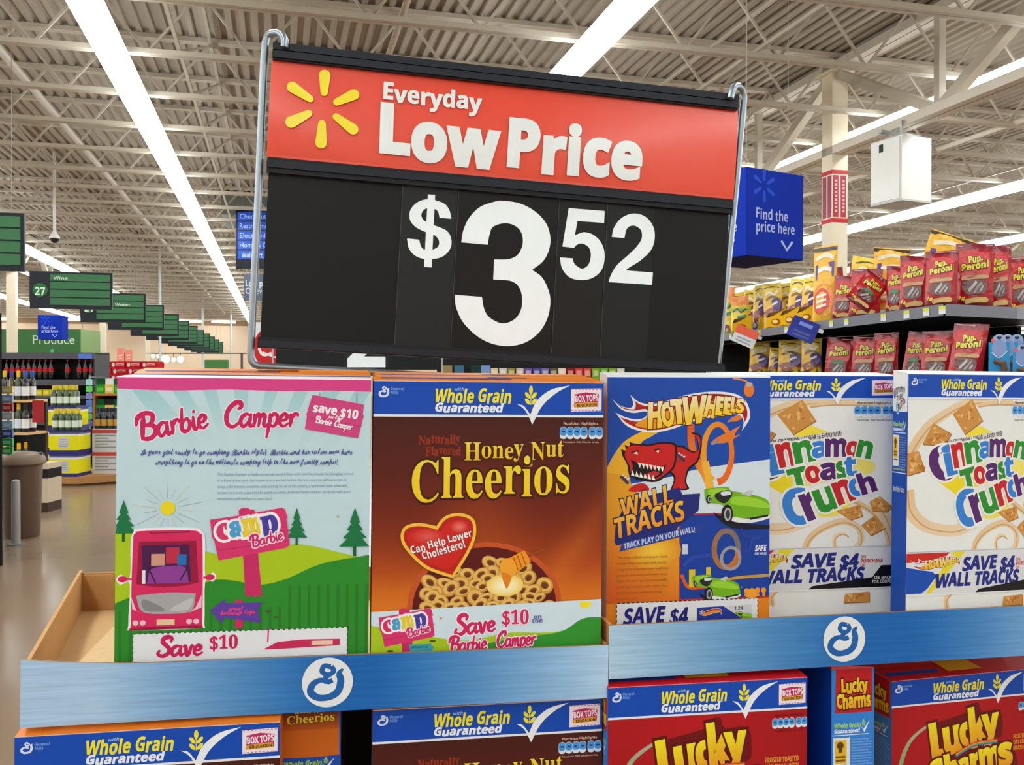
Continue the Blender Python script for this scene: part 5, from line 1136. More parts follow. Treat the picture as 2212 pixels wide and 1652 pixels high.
# black cola shelving
cs = P(-25, 812, 14.6); t = thing('cola_shelf', 'long black steel shelf of cola bottles behind the wine rack', 'shelf', (cs.x, cs.y, 0), (0, 0, -PSI))
w = 1.72
b = MB(); b.box(0, w, .5, .54, 0, 1.84, (30, 32, 36)); b.build('back_panel', 'plastic', t)
b = MB(); b.box(0, w, -.02, 0, 1.725, 1.83, (72, 74, 82)); b.box(0, w, 0, .5, 1.8, 1.83, (60, 62, 68)); b.build('canopy', 'paint', t)
for z, hh in ((1.39, .09), (1.13, .04), (.7, .04), (.2, .04)):
    b = MB(); b.box(0, w, 0, .5, z - .02, z, (56, 58, 64)); b.box(0, w, -.02, 0, z - hh, z + .004, (74, 76, 84)); b.build('shelf', 'paint', t)
for x in (0, w - .03):
    b = MB(); b.box(x, x + .03, 0, .5, 0, 1.83, (36, 38, 42)); b.build('end_panel', 'paint', t)
b = MB(); b.box(w - .25, w - .03, -.026, -.021, 1.73, 1.81, (84, 116, 206)); b.build('price_card', 'print', t)
c0 = None
XM = Matrix.Translation((cs.x, cs.y, 0)) @ Matrix.Rotation(-PSI, 4, 'Z')
for i, px in enumerate((9, 21, 33, 45, 57, 69, 81, 93, 105, 140, 166, 179, 192)):
    x = (px + 25) * 14.68 / 1950
    if c0 is None: c0 = o = bottle((16, 12, 14), (178, 20, 26), (190, 30, 36), .043, .325, True)
    else: o = dup(c0)
    setb(o, f'large cola bottle with red label, {ORD[i]} along the black steel shelf', XM @ Vector((x, .08, 1.3915)), 'cola bottles on the black shelf')
for i in range(6):
    t = thing('drink_pack', f'{"yellow" if i < 4 else "red"} drink pack, {ORD[i]} along the shelf under the cola bottles', 'drink pack', XM @ Vector((.62 + i * .115, .06, 1.1305)), (0, 0, -PSI), 'drink packs under the cola bottles')
    b = MB(); b.box(0, .105, 0, .2, 0, .1, (222, 200, 30) if i < 4 else (150, 50, 56)); b.build('pack', 'card', t); b = MB(); b.box(.02, .085, -.002, -.0005, .03, .07, (236, 226, 120) if i < 4 else (214, 200, 200)); b.build('label', 'print', t)
# hang tag strip and wooden shelves
ws = P(201, 812, 14.0); t = thing('wooden_shelf', 'orange wooden shelf unit of beer packs next to the camper box', 'shelf', (ws.x, ws.y, 0), (0, 0, -PSI))
w = .62; zs = (.26, .53, .86, 1.18)
for z in zs: b = MB(); b.box(0, w, 0, .4, z - .035, z, (190, 122, 56)); b.build('shelf', 'wood', t)
for x in (0, w - .025): b = MB(); b.box(x, x + .025, 0, .4, 0, 1.2, (170, 108, 52)); b.build('upright', 'wood', t)
b = MB(); b.box(0, w, .4, .42, 0, 1.2, (96, 20, 24)); b.build('back_panel', 'wood', t)
WSM = Matrix.Translation((ws.x, ws.y, 0)) @ Matrix.Rotation(-PSI, 4, 'Z')
for zi, z in enumerate(zs):
    for k in range(4):
        g = k % 2 == 0 and zi > 1
        t = thing('beer_pack', f'{"green" if g else "white and yellow"} beer pack, {ORD[k]} on the {("lowest", "second", "third", "top")[zi]} orange wooden shelf', 'drink pack', WSM @ Vector((.032 + k * .139, .03, z + .001)), (0, 0, -PSI), 'beer packs on the wooden shelf')
        b = MB(); h = .23 if zi > 1 else .2; b.box(0, .135, 0, .2, 0, h * .6, (40, 150, 50) if g else (226, 190, 90)); b.box(.004, .131, .004, .196, h * .6, h, (24, 84, 44) if g else (36, 34, 36) if zi < 3 else (226, 224, 220)); b.build('pack', 'card', t)
        b = MB(); b.box(.02, .115, -.002, -.0005, .03, .09, (90, 190, 40) if g else (238, 224, 180)); b.build('label', 'print', t)
p = P(193, 830, 13.8); t = thing('tag_strip', 'narrow strip of blue and green tags hanging beside the orange wooden shelf', 'clip strip', (p.x, p.y, p.z), (0, 0, -PSI))
b = MB(); b.box(-.012, .012, .004, .012, -.7, .14, (150, 150, 156)); b.box(.0, .012, .012, .26, .1, .12, (120, 120, 124)); b.box(.012, .12, .2, .215, .1, .12, (120, 120, 124)); b.build('strip', 'plastic', t)
for k in range(7): b = MB(); z = .08 - k * .105; b.box(-.05 + .0 * k, .045, -.01, .004, z - .09, z, ((150, 206, 206), (90, 200, 90), (120, 120, 190), (70, 110, 190), (90, 150, 200), (90, 160, 90), (70, 80, 170))[k]); b.build('packet', 'foil', t)
# red soda cartons on their own dark stand
rc = P(203, 812, 17.2); RM = Matrix.Translation((rc.x, rc.y, 0)) @ Matrix.Rotation(-PSI, 4, 'Z')
t = thing('drink_stand', 'dark stand under the red soda cartons', 'display stand', (rc.x, rc.y, 0), (0, 0, -PSI)); b = MB(); b.box(-.02, 1.42, 0, .6, 0, 1.355, (40, 36, 38)); b.build('stand', 'paint', t); b = MB(); b.box(-.02, 1.42, -.02, 0, 1.28, 1.35, (150, 40, 40)); b.build('front_rail', 'paint', t)
c0 = None
for r_ in range(3):
    for k in range(4):
        lb = f'red soda can carton, {ORD[k]} in the {("bottom", "middle", "top")[r_]} layer of the carton stack'
        loc = RM @ Vector((.01 + k * .295 + (r_ % 2) * .03, .02, 1.3555 + r_ * .1245))
        if c0 is None:
            t = thing('soda_carton', lb, 'carton', loc, (0, 0, -PSI), 'red soda cartons')
            b = MB(); b.box(0, .28, 0, .4, 0, .124, (186, 18, 32))
            A = Art(lambda x, y: (x, -.001, y), 3e-4); A.ell(.055, .06, .03, .042, (210, 200, 200)); A.pen([(.1, .07), (.16, .085), (.26, .075)], .02, (220, 170, 170)); A.pen([(.1, .045), (.26, .05)], .012, (210, 120, 124)); A.rect(0, .1, .28, .106, (214, 60, 66)); b.add(A).build('carton', 'card', t); b = MB(); b.box(.11, .17, .12, .28, .1241, .1245, (120, 12, 20)); b.build('handle_flap', 'card', t); c0 = t
        else: dup(c0, lb, loc)
# tall orange and white end sign, bakery counter and its lamps, far shelving
p = P(253, 782, 25); t = thing('endcap_sign', 'pair of tall orange and white cards standing above the red soda cartons', 'sign', (p.x, p.y, 0), (0, 0, -PSI + R(12)))
for k in range(2):
    b = MB(); x = .0 + k * .21; b.box(x, x + .19, 0, .01, 1.8 - k * .03, 2.22 - k * .05, (238, 140, 116)); b.box(x + .02, x + .15, -.003, 0, 1.5, 1.79, (196, 196, 206)); b.box(x, x + .19, .001, .01, 1.35, 1.8, (206, 130, 110)); A = Art(lambda x_, y: (x_, -.001, y), 5e-4); A.pen([(x + .04, 2.0), (x + .15, 2.04)], .03, (246, 214, 204)); A.pen([(x + .04, 1.92), (x + .13, 1.95)], .025, (246, 214, 204)); i0 = len(b.v); b.v += A.v; b.f += [[i + i0 for i in f] for f in A.f]; b.c += A.c; b.build('card', 'print', t)
b = MB(); b.box(.15, .25, .011, .05, 0, 2.1, (50, 50, 54)); b.box(0, .42, -.1, .3, 0, .04, (50, 50, 54)); b.build('post', 'metal', t)
p = P(326, 812, 46); t = thing('bakery_counter', 'far bakery counter with warm lamps under the aisle sign row', 'counter', (p.x, p.y, 0), (0, 0, -PSI))
b = MB(); b.box(0, 4.4, 0, 1, 0, 1.35, (120, 66, 36)); b.build('body', 'wood', t); b = MB(); b.box(.4, 4.0, -.05, 0, 1.3, 1.62, (180, 110, 70)); b.box(1.0, 2.6, -.06, -.05, 1.38, 1.52, (160, 160, 160)); b.build('glass_front', 'gloss', t); b = MB(); b.box(-.3, 4.6, .16, .24, 2.6, 2.64, (60, 50, 40)); b.box(-.3, 4.6, .9, 1.0, 2.6, 2.64, (60, 50, 40)); b.build('lamp_rail', 'paint', t)
b = MB()
for x in (0, 4.3): b.box(x, x + .1, .9, 1, 1.35, 2.6, (90, 84, 80))
b.build('post', 'paint', t)
for px, py, r_ in ((331, 769, .09), (343, 769, .09), (358, 775, .2), (390, 776, .16), (375, 777, .1)):
    q = P(px, py, 46.2); l = MB(); l.lathe([(r_ * .3, -r_), (r_ * .85, -r_ * .5), (r_, 0), (r_ * .8, r_ * .6), (r_ * .2, r_)], (255, 240, 210), 10, o=(q.x, q.y, q.z)); o = l.build('bulb', 'bulb'); o.parent = t; o.matrix_parent_inverse = Matrix.LocRotScale(t.location, t.rotation_euler, None).inverted()
    l = MB(); l.tube([(q.x, q.y, q.z + r_), (q.x, q.y, 2.62)], .02, (60, 56, 50), 5); o = l.build('cord', 'plastic'); o.parent = t; o.matrix_parent_inverse = Matrix.LocRotScale(t.location, t.rotation_euler, None).inverted()
p = P(442, 806, 50); t = thing('department_sign', 'small far green department sign at the end of the aisle sign row', 'sign', (p.x, p.y, 0), (0, 0, -PSI)); b = MB(); b.box(0, 1.25, 0, .3, 1.5, 2.35, (56, 118, 58)); b.build('sign_box', 'print', t); b = MB(); b.box(.5, .7, .1, .2, 0, 1.5, (60, 60, 60)); b.build('post', 'paint', t)
for i, (a, b_, d, ht, c) in enumerate(((400, 540, 38, 1.42, (60, 40, 34)), (-60, 330, 40, 1.5, (70, 66, 60)))):
    p, q = P(a, 812, d), P(b_, 812, d); t = thing('gondola_shelf', ('long dark low far shelf run before the bakery lamps', 'long grey far shelf run under the produce sign')[i], 'shelf', (p.x, p.y, 0), (0, 0, -PSI)); L = (q - p).length
    b = MB(); b.box(0, L, .3, .5, 0, ht, c); b.build('back_panel', 'paint', t)
    for z in (.15, .6, 1.0): b = MB(); b.box(0, L, 0, .3, z, z + .04, (90, 86, 82)); b.build('shelf', 'paint', t)
# ---------------------------------------------------------------- pet treat shelving on the far side
def run(px, off, p1=(2.27, 9.75), p2=(2.71, 5.66)):  # point on the shelf line (moved inward by off) seen at px
    ax, ay = p2[0] - p1[0], p2[1] - p1[1]; L = math.hypot(ax, ay); ax /= L; ay /= L; nx, ny = -ay, ax
    x0, y0 = p1[0] + nx * off, p1[1] + ny * off; k = (px - CX) / F; u = (k * y0 - x0) / (ax - k * ay); return x0 + ax * u, y0 + ay * u
p1, p2, p3, p4_ = (1.98, 12.45), (2.71, 5.66), (3.32, 5.95), (3.75, 6.6)
p1 = (2.27 - .44 * .6, 9.75 + 4.09 * .6)
back = [(p1[0] + .62, p1[1] + .06), (4.2, 7.5)]
poly = [p1, p2, p3, (4.5, 6.9), back[1], back[0]]
def wp(q): w_ = W(q[0], q[1]); return (w_.x, w_.y)
org = W(2.9, 7.5); oo = (org.x, org.y)
pl = [(wp(q)[0] - oo[0], wp(q)[1] - oo[1]) for q in poly]
def off_(z): return EYE + z
g = thing('gondola_shelf', 'black and grey gondola shelving full of pet treat pouches', 'shelf', (oo[0], oo[1], 0))
ZU, ZL_ = EYE + .452, EYE - .055
for z, nm_ in ((ZU, 'upper'), (ZL_, 'lower')):
    b = MB(); b.prism(pl, z - .035, z - .001, (30, 31, 34), top=(60, 62, 68)); b.build('shelf', 'paint', g)
    f = MB(); q = [Vector((*pl[k], 0)) for k in (0, 1, 2, 3)]
    for a, c in zip(q, q[1:]):
        n = (c - a).cross(Vector((0, 0, 1))).normalized(); n = n if n.y < .3 and (n.x < 0 or n.y < 0) else -n; o1 = n * .008
        cc = (112, 114, 124)
        f.face([a + o1 + Vector((0, 0, z - .075)), c + o1 + Vector((0, 0, z - .075)), c + o1 + Vector((0, 0, z - .0005)), a + o1 + Vector((0, 0, z - .0005))], cc)
        f.face([a + Vector((0, 0, z - .0005)), c + Vector((0, 0, z - .0005)), c + o1 + Vector((0, 0, z - .0005)), a + o1 + Vector((0, 0, z - .0005))], (150, 152, 160)); f.face([a + Vector((0, 0, z - .075)), c + Vector((0, 0, z - .075)), c + o1 + Vector((0, 0, z - .075)), a + o1 + Vector((0, 0, z - .075))], (60, 62, 66))
    f.build('price_rail', 'paint', g)
b = MB(); bb = [pl[5], pl[4]]
a, c = Vector((*bb[0], 0)), Vector((*bb[1], 0)); n = (c - a).cross(Vector((0, 0, 1))).normalized() * .04
b.prism([(a.x, a.y), (c.x, c.y), (c.x - n.x, c.y - n.y), (a.x - n.x, a.y - n.y)], 0, ZU - .036, (5, 5, 6)); b.build('back_panel', 'card', g)
b = MB(); b.prism(pl, 0, .16, (24, 25, 27)); b.build('base', 'paint', g)
b = MB(); b.prism([pl[3], pl[4], (pl[4][0] + .02, pl[4][1] + .03), (pl[3][0] + .02, pl[3][1] + .03)], .16, ZL_ - .036, (14, 14, 15)); b.build('end_panel', 'plastic', g)
def onrail(px, dz, z):                               # point on the front of the rail at px
    x, d = run(px, -.010); w_ = W(x, d); return Vector((w_.x, w_.y, z + dz))
rot_rail = face_z(*((W(-1, -.107) - W(0, 0)).xy))
for px in (1578, 1640, 1698, 1795, 1828, 1908, 1958, 2000, 2035):
    p = onrail(px, -.034, ZU); o = MB(); o.box(-.035, .035, -.002, 0, 0, .022, (206, 206, 60)); o.box(-.035, .035, -.002, 0, -.03, 0, (214, 216, 214)); q = o.build('price_tag', 'print', g); q.location = p - g.location; q.rotation_euler = (0, 0, rot_rail)
for px, cc, lb in ((1612, ((232, 92, 66), (214, 216, 216)), 'white and orange shelf card tilted out from the shelf rail'), (1738, ((30, 44, 140), (34, 50, 150)), 'blue shelf card tilted out from the shelf rail')):
    x, d = run(px, -.14); w_ = W(x, d); p = Vector((w_.x, w_.y, ZU - .05))
    t = thing('shelf_card', lb, 'sign', p, (0, R(24), -PSI + R(-18)))
    b = MB(); b.box(-.11, .11, -.003, 0, -.02, .06, cc[0]); b.box(-.11, .11, -.003, 0, -.11, -.02, cc[1])
    for k in range(2): b.box(-.07, .07, -.004, -.003, -.09 + k * .03, -.075 + k * .03, mixc(cc[1], (120, 126, 150), .6))
    if px == 1738: b.box(-.05, .06, -.004, -.003, .0, .03, (120, 140, 220))
    b.build('card', 'print', t); b = MB(); b.box(.1, .15, 0, .004, .0, .03, (200, 200, 200)); b.build('clip', 'plastic', t)

def pouch(label, cat, loc, rot, w, h, th, kind, tilt=0, pitch=0, group=None, rs=1):
    """A filled pouch standing on its gusset: bulged front and back, crimped top; printed face follows the bulge."""
    t = thing('treat_pouch', label, cat, loc, (R(pitch), R(tilt), rot), group); rr = random.Random(rs)
    def bul(u, v): return th * .5 * max(0, math.sin(math.pi * min(1, max(0, u)))) ** .6 * max(0, min(1, (1 - v) * 1.35)) ** .7 * (1 if v > .08 else .75 + v * 3) + .002
    wob = rr.uniform(-.05, .05); ph = rr.uniform(0, 6)
    def pos(u, v, s):
        k = 1 - .05 * math.sin(math.pi * min(1, v)) ; x = (u - .5) * w * k + wob * w * v * v * .5
        return (x, s * bul(u, v) - .004 * math.sin(v * 11 + u * 5 + ph) * v, v * h + .012 * math.sin(u * 3 + ph) * h * (v > .9))
    def colr(u, v):
        if kind == 'red':
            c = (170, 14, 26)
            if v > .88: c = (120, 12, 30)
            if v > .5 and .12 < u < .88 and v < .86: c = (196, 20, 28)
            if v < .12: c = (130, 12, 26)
        elif kind == 'yel':
            c = (230, 182, 30)
            if v > .84: c = (236, 206, 60)
            if .4 < v < .62 and u > .55: c = (84, 50, 130)
            if .34 < v < .42: c = (140, 60, 50)
        elif kind == 'grn':
            c = (232, 200, 40) if v < .72 else (236, 136, 40)
            if .64 < v < .7: c = (110, 190, 50)
            if v < .12: c = (80, 170, 60)
        else: c = (232, 178, 26)
        return c
    m = MB(); nx, ny = 10, 14
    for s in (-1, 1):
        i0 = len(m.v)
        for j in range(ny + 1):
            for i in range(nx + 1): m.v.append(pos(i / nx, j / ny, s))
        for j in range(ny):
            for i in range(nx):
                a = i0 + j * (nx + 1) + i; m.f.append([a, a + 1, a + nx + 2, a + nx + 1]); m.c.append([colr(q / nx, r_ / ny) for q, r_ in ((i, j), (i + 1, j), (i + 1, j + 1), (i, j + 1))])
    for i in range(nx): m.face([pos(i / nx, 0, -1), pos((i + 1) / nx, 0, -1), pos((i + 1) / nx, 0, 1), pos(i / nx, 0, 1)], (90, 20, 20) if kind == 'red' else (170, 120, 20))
    def tf(x, y):
        q = pos(x, 1 - y, -1); return (q[0], q[1] - .001, q[2])
    A = Art(tf, 2.5e-4); A.k = 10
    if kind == 'red':
        A.poly(spl([(.14, .2), (.5, .13), (.86, .2), (.88, .5), (.5, .54), (.12, .5)], 4), (196, 20, 26))
        A.k += 8
        for s_, (x0, x1, y) in (('Pup-', (.34, .7, .3)), ('Peroni', (.16, .86, .43))): A.line(s_, x0, y, x1 - x0, .1, (226, 206, 50), 'sb', .05, ((40, 14, 12), .09), rot=-6)
        if rs % 3 == 0: A.poly(spl([(.3, .53), (.5, .5), (.72, .52), (.7, .58), (.3, .6)], 3), (30, 120, 60))
        else: A.poly(spl([(.18, .52), (.5, .5), (.84, .5), (.84, .56), (.5, .57), (.18, .59)], 3), (190, 140, 90))
        A.poly(spl([(.2, .62), (.55, .58), (.82, .62), (.78, .78), (.45, .82), (.22, .76)], 3), (96, 50, 40)); A.pen([(.36, .76), (.48, .68), (.56, .61)], .06, (176, 168, 168)); A.pen([(.5, .79), (.6, .7), (.7, .63)], .05, (150, 140, 140)); A.pen([(.66, .76), (.74, .68)], .04, (186, 180, 180))  # brown window shape with pale grey streaks drawn over it
        A.poly(spl([(.3, .9), (.6, .86), (.85, .87), (.84, .94), (.5, .95), (.3, .97)], 3), (214, 178, 110)); A.line('Pup', .12, .9, .16, .06, (226, 206, 50), 'sb', .04)
    elif kind == 'yel':
        A.pen([(.1, .12), (.5, .08), (.9, .12)], .02, (60, 40, 30)); A.pen([(.15, .26), (.4, .2), (.6, .26), (.85, .18)], .07, (236, 226, 190))
        A.pen([(.18, .36), (.5, .3), (.8, .34)], .05, (110, 80, 60)); A.poly(spl([(.5, .38), (.9, .34), (.92, .56), (.6, .62)], 3), (84, 50, 130)); A.poly(spl([(.15, .6), (.5, .54), (.7, .62), (.5, .78), (.2, .76)], 3), (150, 70, 50)); A.ell(.35, .88, .2, .09, (60, 90, 180)); A.ell(.35, .87, .14, .055, (220, 226, 236)); A.pen([(.5, .48), (.8, .42)], .05, (240, 236, 226))
    elif kind == 'grn':
        A.pen([(.12, .42), (.4, .34), (.6, .42), (.88, .34)], .05, (70, 80, 60)); A.pen([(.4, .56), (.9, .52)], .07, (50, 130, 80)); A.ell(.5, .86, .28, .1, (130, 70, 90)); A.ell(.3, .68, .16, .05, (240, 240, 236))
    else:
        A.poly(spl([(.05, .62), (.4, .5), (.8, .56), (.9, .75), (.7, .92), (.2, .9)], 4), (236, 140, 30)); A.poly(spl([(.1, .66), (.4, .56), (.7, .62), (.74, .78), (.4, .9), (.12, .86)], 4), (214, 50, 30))
        for k in range(3): A.pen([(.18, .68 + k * .07), (.62, .64 + k * .07)], .035, (240, 226, 220))
        A.poly([(.1, .26), (.9, .2), (.9, .4), (.1, .46)], (84, 56, 140)); A.pen([(.12, .18), (.5, .12), (.88, .16)], .06, (226, 220, 190)); A.pen([(.2, .34), (.5, .3), (.8, .32)], .06, (230, 226, 220)); A.rect(.0, .02, 1, .07, (60, 50, 46))
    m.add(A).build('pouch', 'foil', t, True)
    b = MB(); b.box(-w * .42, w * .42, -.0035, .0035, h * .965, h * .975, (226, 190, 190) if kind == 'red' else (236, 226, 190)); b.build('seal', 'foil', t); return t
def place(px, top, base_w, kind, off, label, z, tilt=0, th=.07, aim=.75, rs=1, hgt=None):
    x, d = run(px, off); to = math.atan2(-x, -d); w_ = W(x, d)
    nx, ny = -.99 * (1 - aim) + aim * (-x / math.hypot(x, d)), -.1 * (1 - aim) + aim * (-d / math.hypot(x, d))
    v = W(nx, ny) - W(0, 0); rot = face_z(v.x, v.y)
    h = (HY - top) / F * d - (z - EYE) if hgt is None else hgt
    return pouch(label, 'pet treats', Vector((w_.x, w_.y, z + .003 + abs(math.sin(R(tilt))) * base_w / F * d * .5)), rot, base_w / F * d, max(.1, h), th, kind, tilt, 0, 'pet treat pouches', rs)
U = [(1570, 622, 34, 'grn', .26, 'orange topped green and yellow treat pouch peeking past the sign edge', 0), (1598, 640, 40, 'grn', .24, 'small yellow dental treat pouch with a green stripe', 0), (1636, 618, 28, 'yel', .24, 'slim yellow treat pouch, first beyond the dental treats', 4), (1672, 612, 42, 'yel', .24, 'yellow treat pouch with a flat top edge above the white shelf card', -3), (1712, 606, 36, 'yel', .24, 'yellow treat pouch leaning above the blue shelf card', 8), (1742, 602, 34, 'yel', .24, 'yellow treat pouch beside the tall purple and yellow pouch', 6),
     (1780, 533, 50, 'tal', .1, 'tall yellow and purple treat pouch with a red and orange round', 1), (1818, 600, 46, 'red', .14, 'small red treat pouch just beyond the tall yellow pouch', 5), (1866, 585, 66, 'red', .16, 'red treat pouch under the slumped one', 4), (1932, 576, 40, 'red', .14, 'narrow red treat pouch with a green flash beside the slumped one', 2), (1972, 553, 58, 'red', .08, 'upright red treat pouch, first of the four tall ones near the shelf corner', 1), (2032, 543, 66, 'red', .09, 'upright red treat pouch, second of the four tall ones near the shelf corner', 1)]
for i, (px, top, bw, kd, of, lb, ti) in enumerate(U): place(px, top, bw, kd, of, lb, ZU, ti, rs=i)
# pouches at the corner and round the end
def free(px, d, top, bw, kind, label, z, tilt=0, rs=1, th=.07, turn=0):
    w_ = P(px, HY, d); v = CAM.xy - w_.xy; return pouch(label, 'pet treats', Vector((w_.x, w_.y, z + .003 + abs(math.sin(R(tilt))) * bw / F * d * .5)), face_z(v.x, v.y) + R(turn), bw / F * d, (HY - top) / F * d - (z - EYE), th, kind, tilt, 0, 'pet treat pouches', rs)
free(2102, 5.93, 530, 76, 'red', 'widest upright red treat pouch at the shelf corner', ZU, 2, 7)
free(2156, 6.12, 533, 50, 'red', 'red treat pouch with a yellow name low on its face, round the shelf corner', ZU, 0, 4)
free(2205, 6.5, 556, 52, 'red', 'red treat pouch at the picture edge on the upper shelf', ZU, 2, 5)
# slumped and lying pouches on top
x, d = run(1850, -.09); w_ = W(x, d)
pouch('slumped red treat pouch lying across the others on the upper shelf', 'pet treats', Vector((w_.x - .02, w_.y - .03, ZU + .065)), -PSI - R(8), .2, .27, .05, 'red', 38, -6, 'pet treat pouches', 6)
for px, zz, w0, h0, ti, lb, kd in ((1858, .38, .22, .24, 25, 'yellow treat pouch propped up behind the slumped red one', 'yel'), (1918, .40, .24, .22, 12, 'wide yellow treat pouch behind the narrow red one', 'tal'), (2010, .42, .3, .24, 62, 'big yellow treat pouch lying along the top of the red ones', 'big')):
    x, d = run(px, .34); w_ = W(x, d); pouch(lb, 'pet treats', Vector((w_.x, w_.y, ZU + .06)), -PSI - R(15), w0 * 1.1, zz + h0 * .35, .08, 'yel' if kd == 'yel' else 'big' if kd == 'big' else 'tal', ti * .3, 0, 'pet treat pouches', 9)
for i, (px, top, bw, kd, lb) in enumerate(((1590, 634, 44, 'yel', 'golden treat pouch in the rear line behind the dental treats'), (1618, 628, 40, 'yel', 'golden treat pouch in the rear line over the white and orange card'), (1656, 622, 40, 'yel', 'golden treat pouch in the rear line between the flat topped ones'), (1694, 614, 40, 'yel', 'golden treat pouch in the rear line over the blue card'), (1764, 596, 40, 'yel', 'golden treat pouch peeking out behind the tall purple one'), (1806, 582, 48, 'red', 'dark red treat pouch in the rear line beside the tall yellow one'), (1846, 572, 48, 'red', 'dark red treat pouch in the rear line behind the slumped one'))):
    place(px, top, bw, kd, .42 if kd == 'yel' else .4 + .02 + .1 * (px == 1846), lb, ZU, (-4, 6, -7, 5, 3, -5, 6, 2)[i], .06, .8, 20 + i)
# shelf-front treat boxes
def tbox(px, d, z, w, h, label, cut=True):
    w_ = P(px, HY, d); v = CAM.xy - w_.xy; t = thing('treat_box', label, 'pet treats', (w_.x, w_.y, z + .0015), face_z(v.x, v.y) + R(-12), 'small yellow treat boxes')
    b = MB(); a = w / 2
    pts = [(-a, 0), (a, 0), (a, h), (a * .4, h * .82), (-a * .3, h * .62), (-a, h * .5)]
    b.face([(x_, 0, z_) for x_, z_ in pts], (230, 176, 26)); b.face([(a, 0, 0), (a, .09, 0), (a, .09, h), (a, 0, h)], (206, 150, 24)); b.face([(-a, 0, 0), (-a, .09, 0), (-a, .09, h * .8), (-a, 0, h * .5)], (110, 76, 40)); b.face([(-a, .09, 0), (a, .09, 0), (a, .09, h), (-a, .09, h * .8)], (110, 78, 44)); b.face([(-a, 0, .002), (a, 0, .002), (a, .09, .002), (-a, .09, .002)], (120, 90, 50))
    A = Art(lambda x_, y: (x_, -.001, y), 3e-4); A.ell(0, h * .28, a * .5, h * .18, (170, 90, 40)); A.ell(-a * .1, h * .3, a * .3, h * .1, (236, 216, 120)); b.add(A).build('carton', 'card', t)
for px, z, k in ((1602, ZU, 0), (1676, ZU, 1), (1706, ZU, 2), (1742, ZU, 3)):
    x, d = run(px, .03); tbox(px, d, ZU, 40 / F * d, .17, f'small cut-front yellow treat box, {ORD[k]} along the upper shelf edge')
for k, px in enumerate((1624, 1656, 1704, 1742)):
    x, d = run(px, .05); tbox(px, d, ZL_, 38 / F * d, .115, f'small cut-front yellow treat box, {ORD[k]} along the lower shelf edge')
Lw = [(1638, 741, 44, 'yel', .28, 'yellow treat pouch, first on the lower shelf beside the sign wire', 3), (1670, 752, 26, 'yel', .24, 'half hidden yellow treat pouch between two others on the lower shelf', 5), (1705, 736, 54, 'yel', .28, 'broad yellow treat pouch, third on the lower shelf', 3), (1752, 731, 44, 'yel', .28, 'yellow treat pouch next to the first red one on the lower shelf', 1), (1808, 733, 58, 'red', .12, 'red treat pouch, first of the red ones on the lower shelf', 5), (1864, 729, 54, 'red', .12, 'red treat pouch with a bright streak, second on the lower shelf', 4), (1914, 719, 50, 'red', .12, 'red treat pouch before the gap on the lower shelf', 1), (1968, 722, 46, 'red', .13, 'leaning red treat pouch just past the gap on the lower shelf', 9), (2020, 718, 64, 'red', .11, 'red treat pouch second past the gap on the lower shelf', 3), (2082, 704, 70, 'red', .12, 'red treat pouch with a raised corner, last of the lower shelf reds', 7)]
for i, (px, top, bw, kd, of, lb, ti) in enumerate(Lw): place(px, top, bw, kd, of, lb, ZL_, ti, rs=i * 2 + 1)
# blue hang cards with brown chews
c0 = None
for i, (px, d, py, s, lb) in enumerate(((2158, 5.28, 724, 1, 'pale blue hang card with a brown chew, tallest beside the red pouches'), (2176, 5.38, 724, 1, 'pale blue hang card second in line, half behind the tallest'), (2196, 5.42, 724, 1, 'pale blue hang card at the rear by the picture edge'), (2208, 5.24, 746, .9, 'lower pale blue hang card with a brown chew by the picture edge'))):
    p = P(px, py, d); v = CAM.xy - p.xy
    if c0 is None:
        t = thing('chew_card', lb, 'pet chew', p, face_z(v.x, v.y) + R(8), 'blue chew hang cards')
        b = MB(); b.prism([(-.055, -.004), (.055, -.004), (.055, 0), (-.055, 0)], -.3, -.04, (40, 140, 196))
        A = Art(lambda x_, y: (x_, -.0045, y), 2e-4); A.ell(0, -.03, .036, .036, (150, 170, 206), n=24); A.ell(0, -.014, .012, .01, (40, 46, 66)); A.ell(0, -.075, .04, .05, (130, 150, 196)); A.ell(-.034, -.03, .01, .01, (226, 90, 80)); A.pen([(-.04, -.1), (0, -.13), (.045, -.09)], .004, (220, 226, 236)); A.rect(-.055, -.3, .055, -.27, (44, 160, 210)); b.add(A).build('card', 'print', t)
        b = MB(); b.tube([(-.03, -.012, -.15), (.02, -.016, -.165), (.025, -.016, -.2), (.01, -.016, -.24), (.012, -.014, -.29)], [.012, .02, .018, .014, .015], (100, 70, 52), 8); b.build('chew', 'print', t, True)
        b = MB(); b.tube([(0, -.03, -.008), (0, .07, -.008)], .003, (160, 160, 164), 6); b.build('peg', 'metal', t); c0 = t
    else: o = dup(c0, lb, p, face_z(v.x, v.y) + R(8)); o.scale = (s, s, s)
p = P(2185, 850, 5.15); v = CAM.xy - p.xy; t = thing('chew_stand', 'blue cardboard stand under the pale blue hang cards', 'display stand', (p.x, p.y, 0), face_z(v.x, v.y))
b = MB(); b.box(-.17, .3, .0, .02, 0, 1.46, (30, 140, 190)); b.box(-.17, .3, .02, .46, 0, 1.12, (24, 110, 160)); b.build('body', 'card', t); b = MB(); b.box(-.12, .3, .43, .45, 1.121, 1.7, (16, 18, 22)); b.build('back_panel', 'card', t)
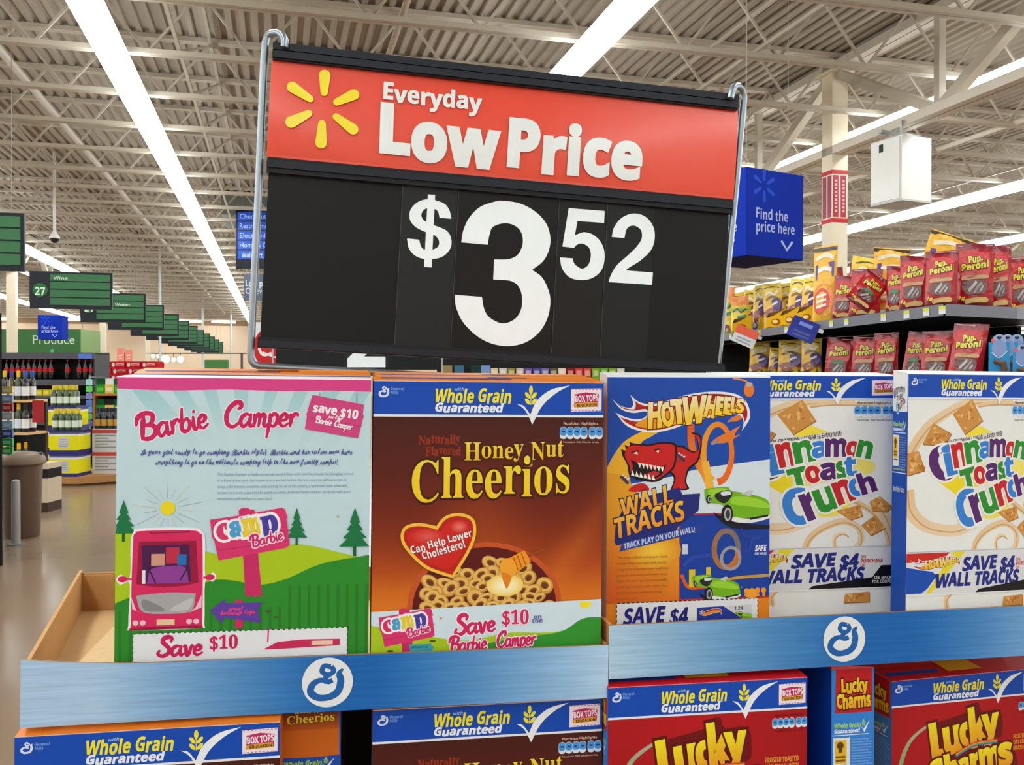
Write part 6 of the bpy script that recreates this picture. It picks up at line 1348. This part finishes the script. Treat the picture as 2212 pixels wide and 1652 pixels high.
# low run of small packets behind the cereal boxes
p = P(940, 812, 7.6); t = thing('gondola_shelf', 'low dark shelf run glimpsed between the price sign and the cereal tops', 'shelf', (p.x, p.y, 0), (0, 0, -PSI + R(2)))
GM = Matrix.Translation((p.x, p.y, 0)) @ Matrix.Rotation(-PSI + R(2), 4, 'Z')
b = MB(); b.box(0, 2.5, .3, .36, 0, 1.68, (20, 20, 22)); b.build('back_panel', 'plastic', t)
for z in (.2, .8, 1.4): b = MB(); b.box(0, 2.5, 0, .3, z - .03, z, (44, 45, 48)); b.build('shelf', 'paint', t)
pc = [(214, 200, 160), (206, 206, 200), (150, 140, 60), (206, 190, 180), (110, 80, 150), (80, 80, 160), (120, 110, 180), (90, 90, 60), (226, 210, 190), (150, 20, 30), (206, 60, 60), (210, 70, 60), (120, 170, 40), (110, 180, 60), (130, 170, 50), (206, 206, 190)]
pn = 'cream white olive pink purple blue lilac khaki pale dark-red red coral green lime leaf ivory'.split()
for k, c in enumerate(pc):
    x = .47 + k * .072; t = thing('packet', f'small {pn[k].replace("-", " ")} packet in the line behind the honey cereal box tops', 'packet', GM @ Vector((x, .06, 1.4005)), (0, 0, -PSI + R(2)), 'packets on the low dark shelf')
    b = MB(); b.box(0, .062, 0, .05, 0, .115, c); b.build('carton', 'card', t, bevel=.004); b = MB(); b.box(.01, .052, -.002, -.0005, .05, .095, mixc(c, (250, 240, 230), .5)); b.build('label', 'print', t)
for k, (x, c) in enumerate(((.06, (150, 130, 90)), (.16, (60, 110, 140)), (.3, (30, 60, 50)), (.385, (120, 150, 200)))):
    t = thing('packet', ('tan', 'blue grey', 'dark green striped', 'pale blue')[k] + ' packet beside the second price board', 'packet', GM @ Vector((x, .06, 1.4005)), (0, 0, -PSI + R(2)), 'packets on the low dark shelf'); b = MB(); b.box(0, .08, 0, .06, 0, .14, c); b.build('carton', 'card', t, bevel=.01); b = MB(); b.box(.01, .07, -.002, -.0005, .06, .075, (226, 226, 226)); b.build('label', 'print', t)
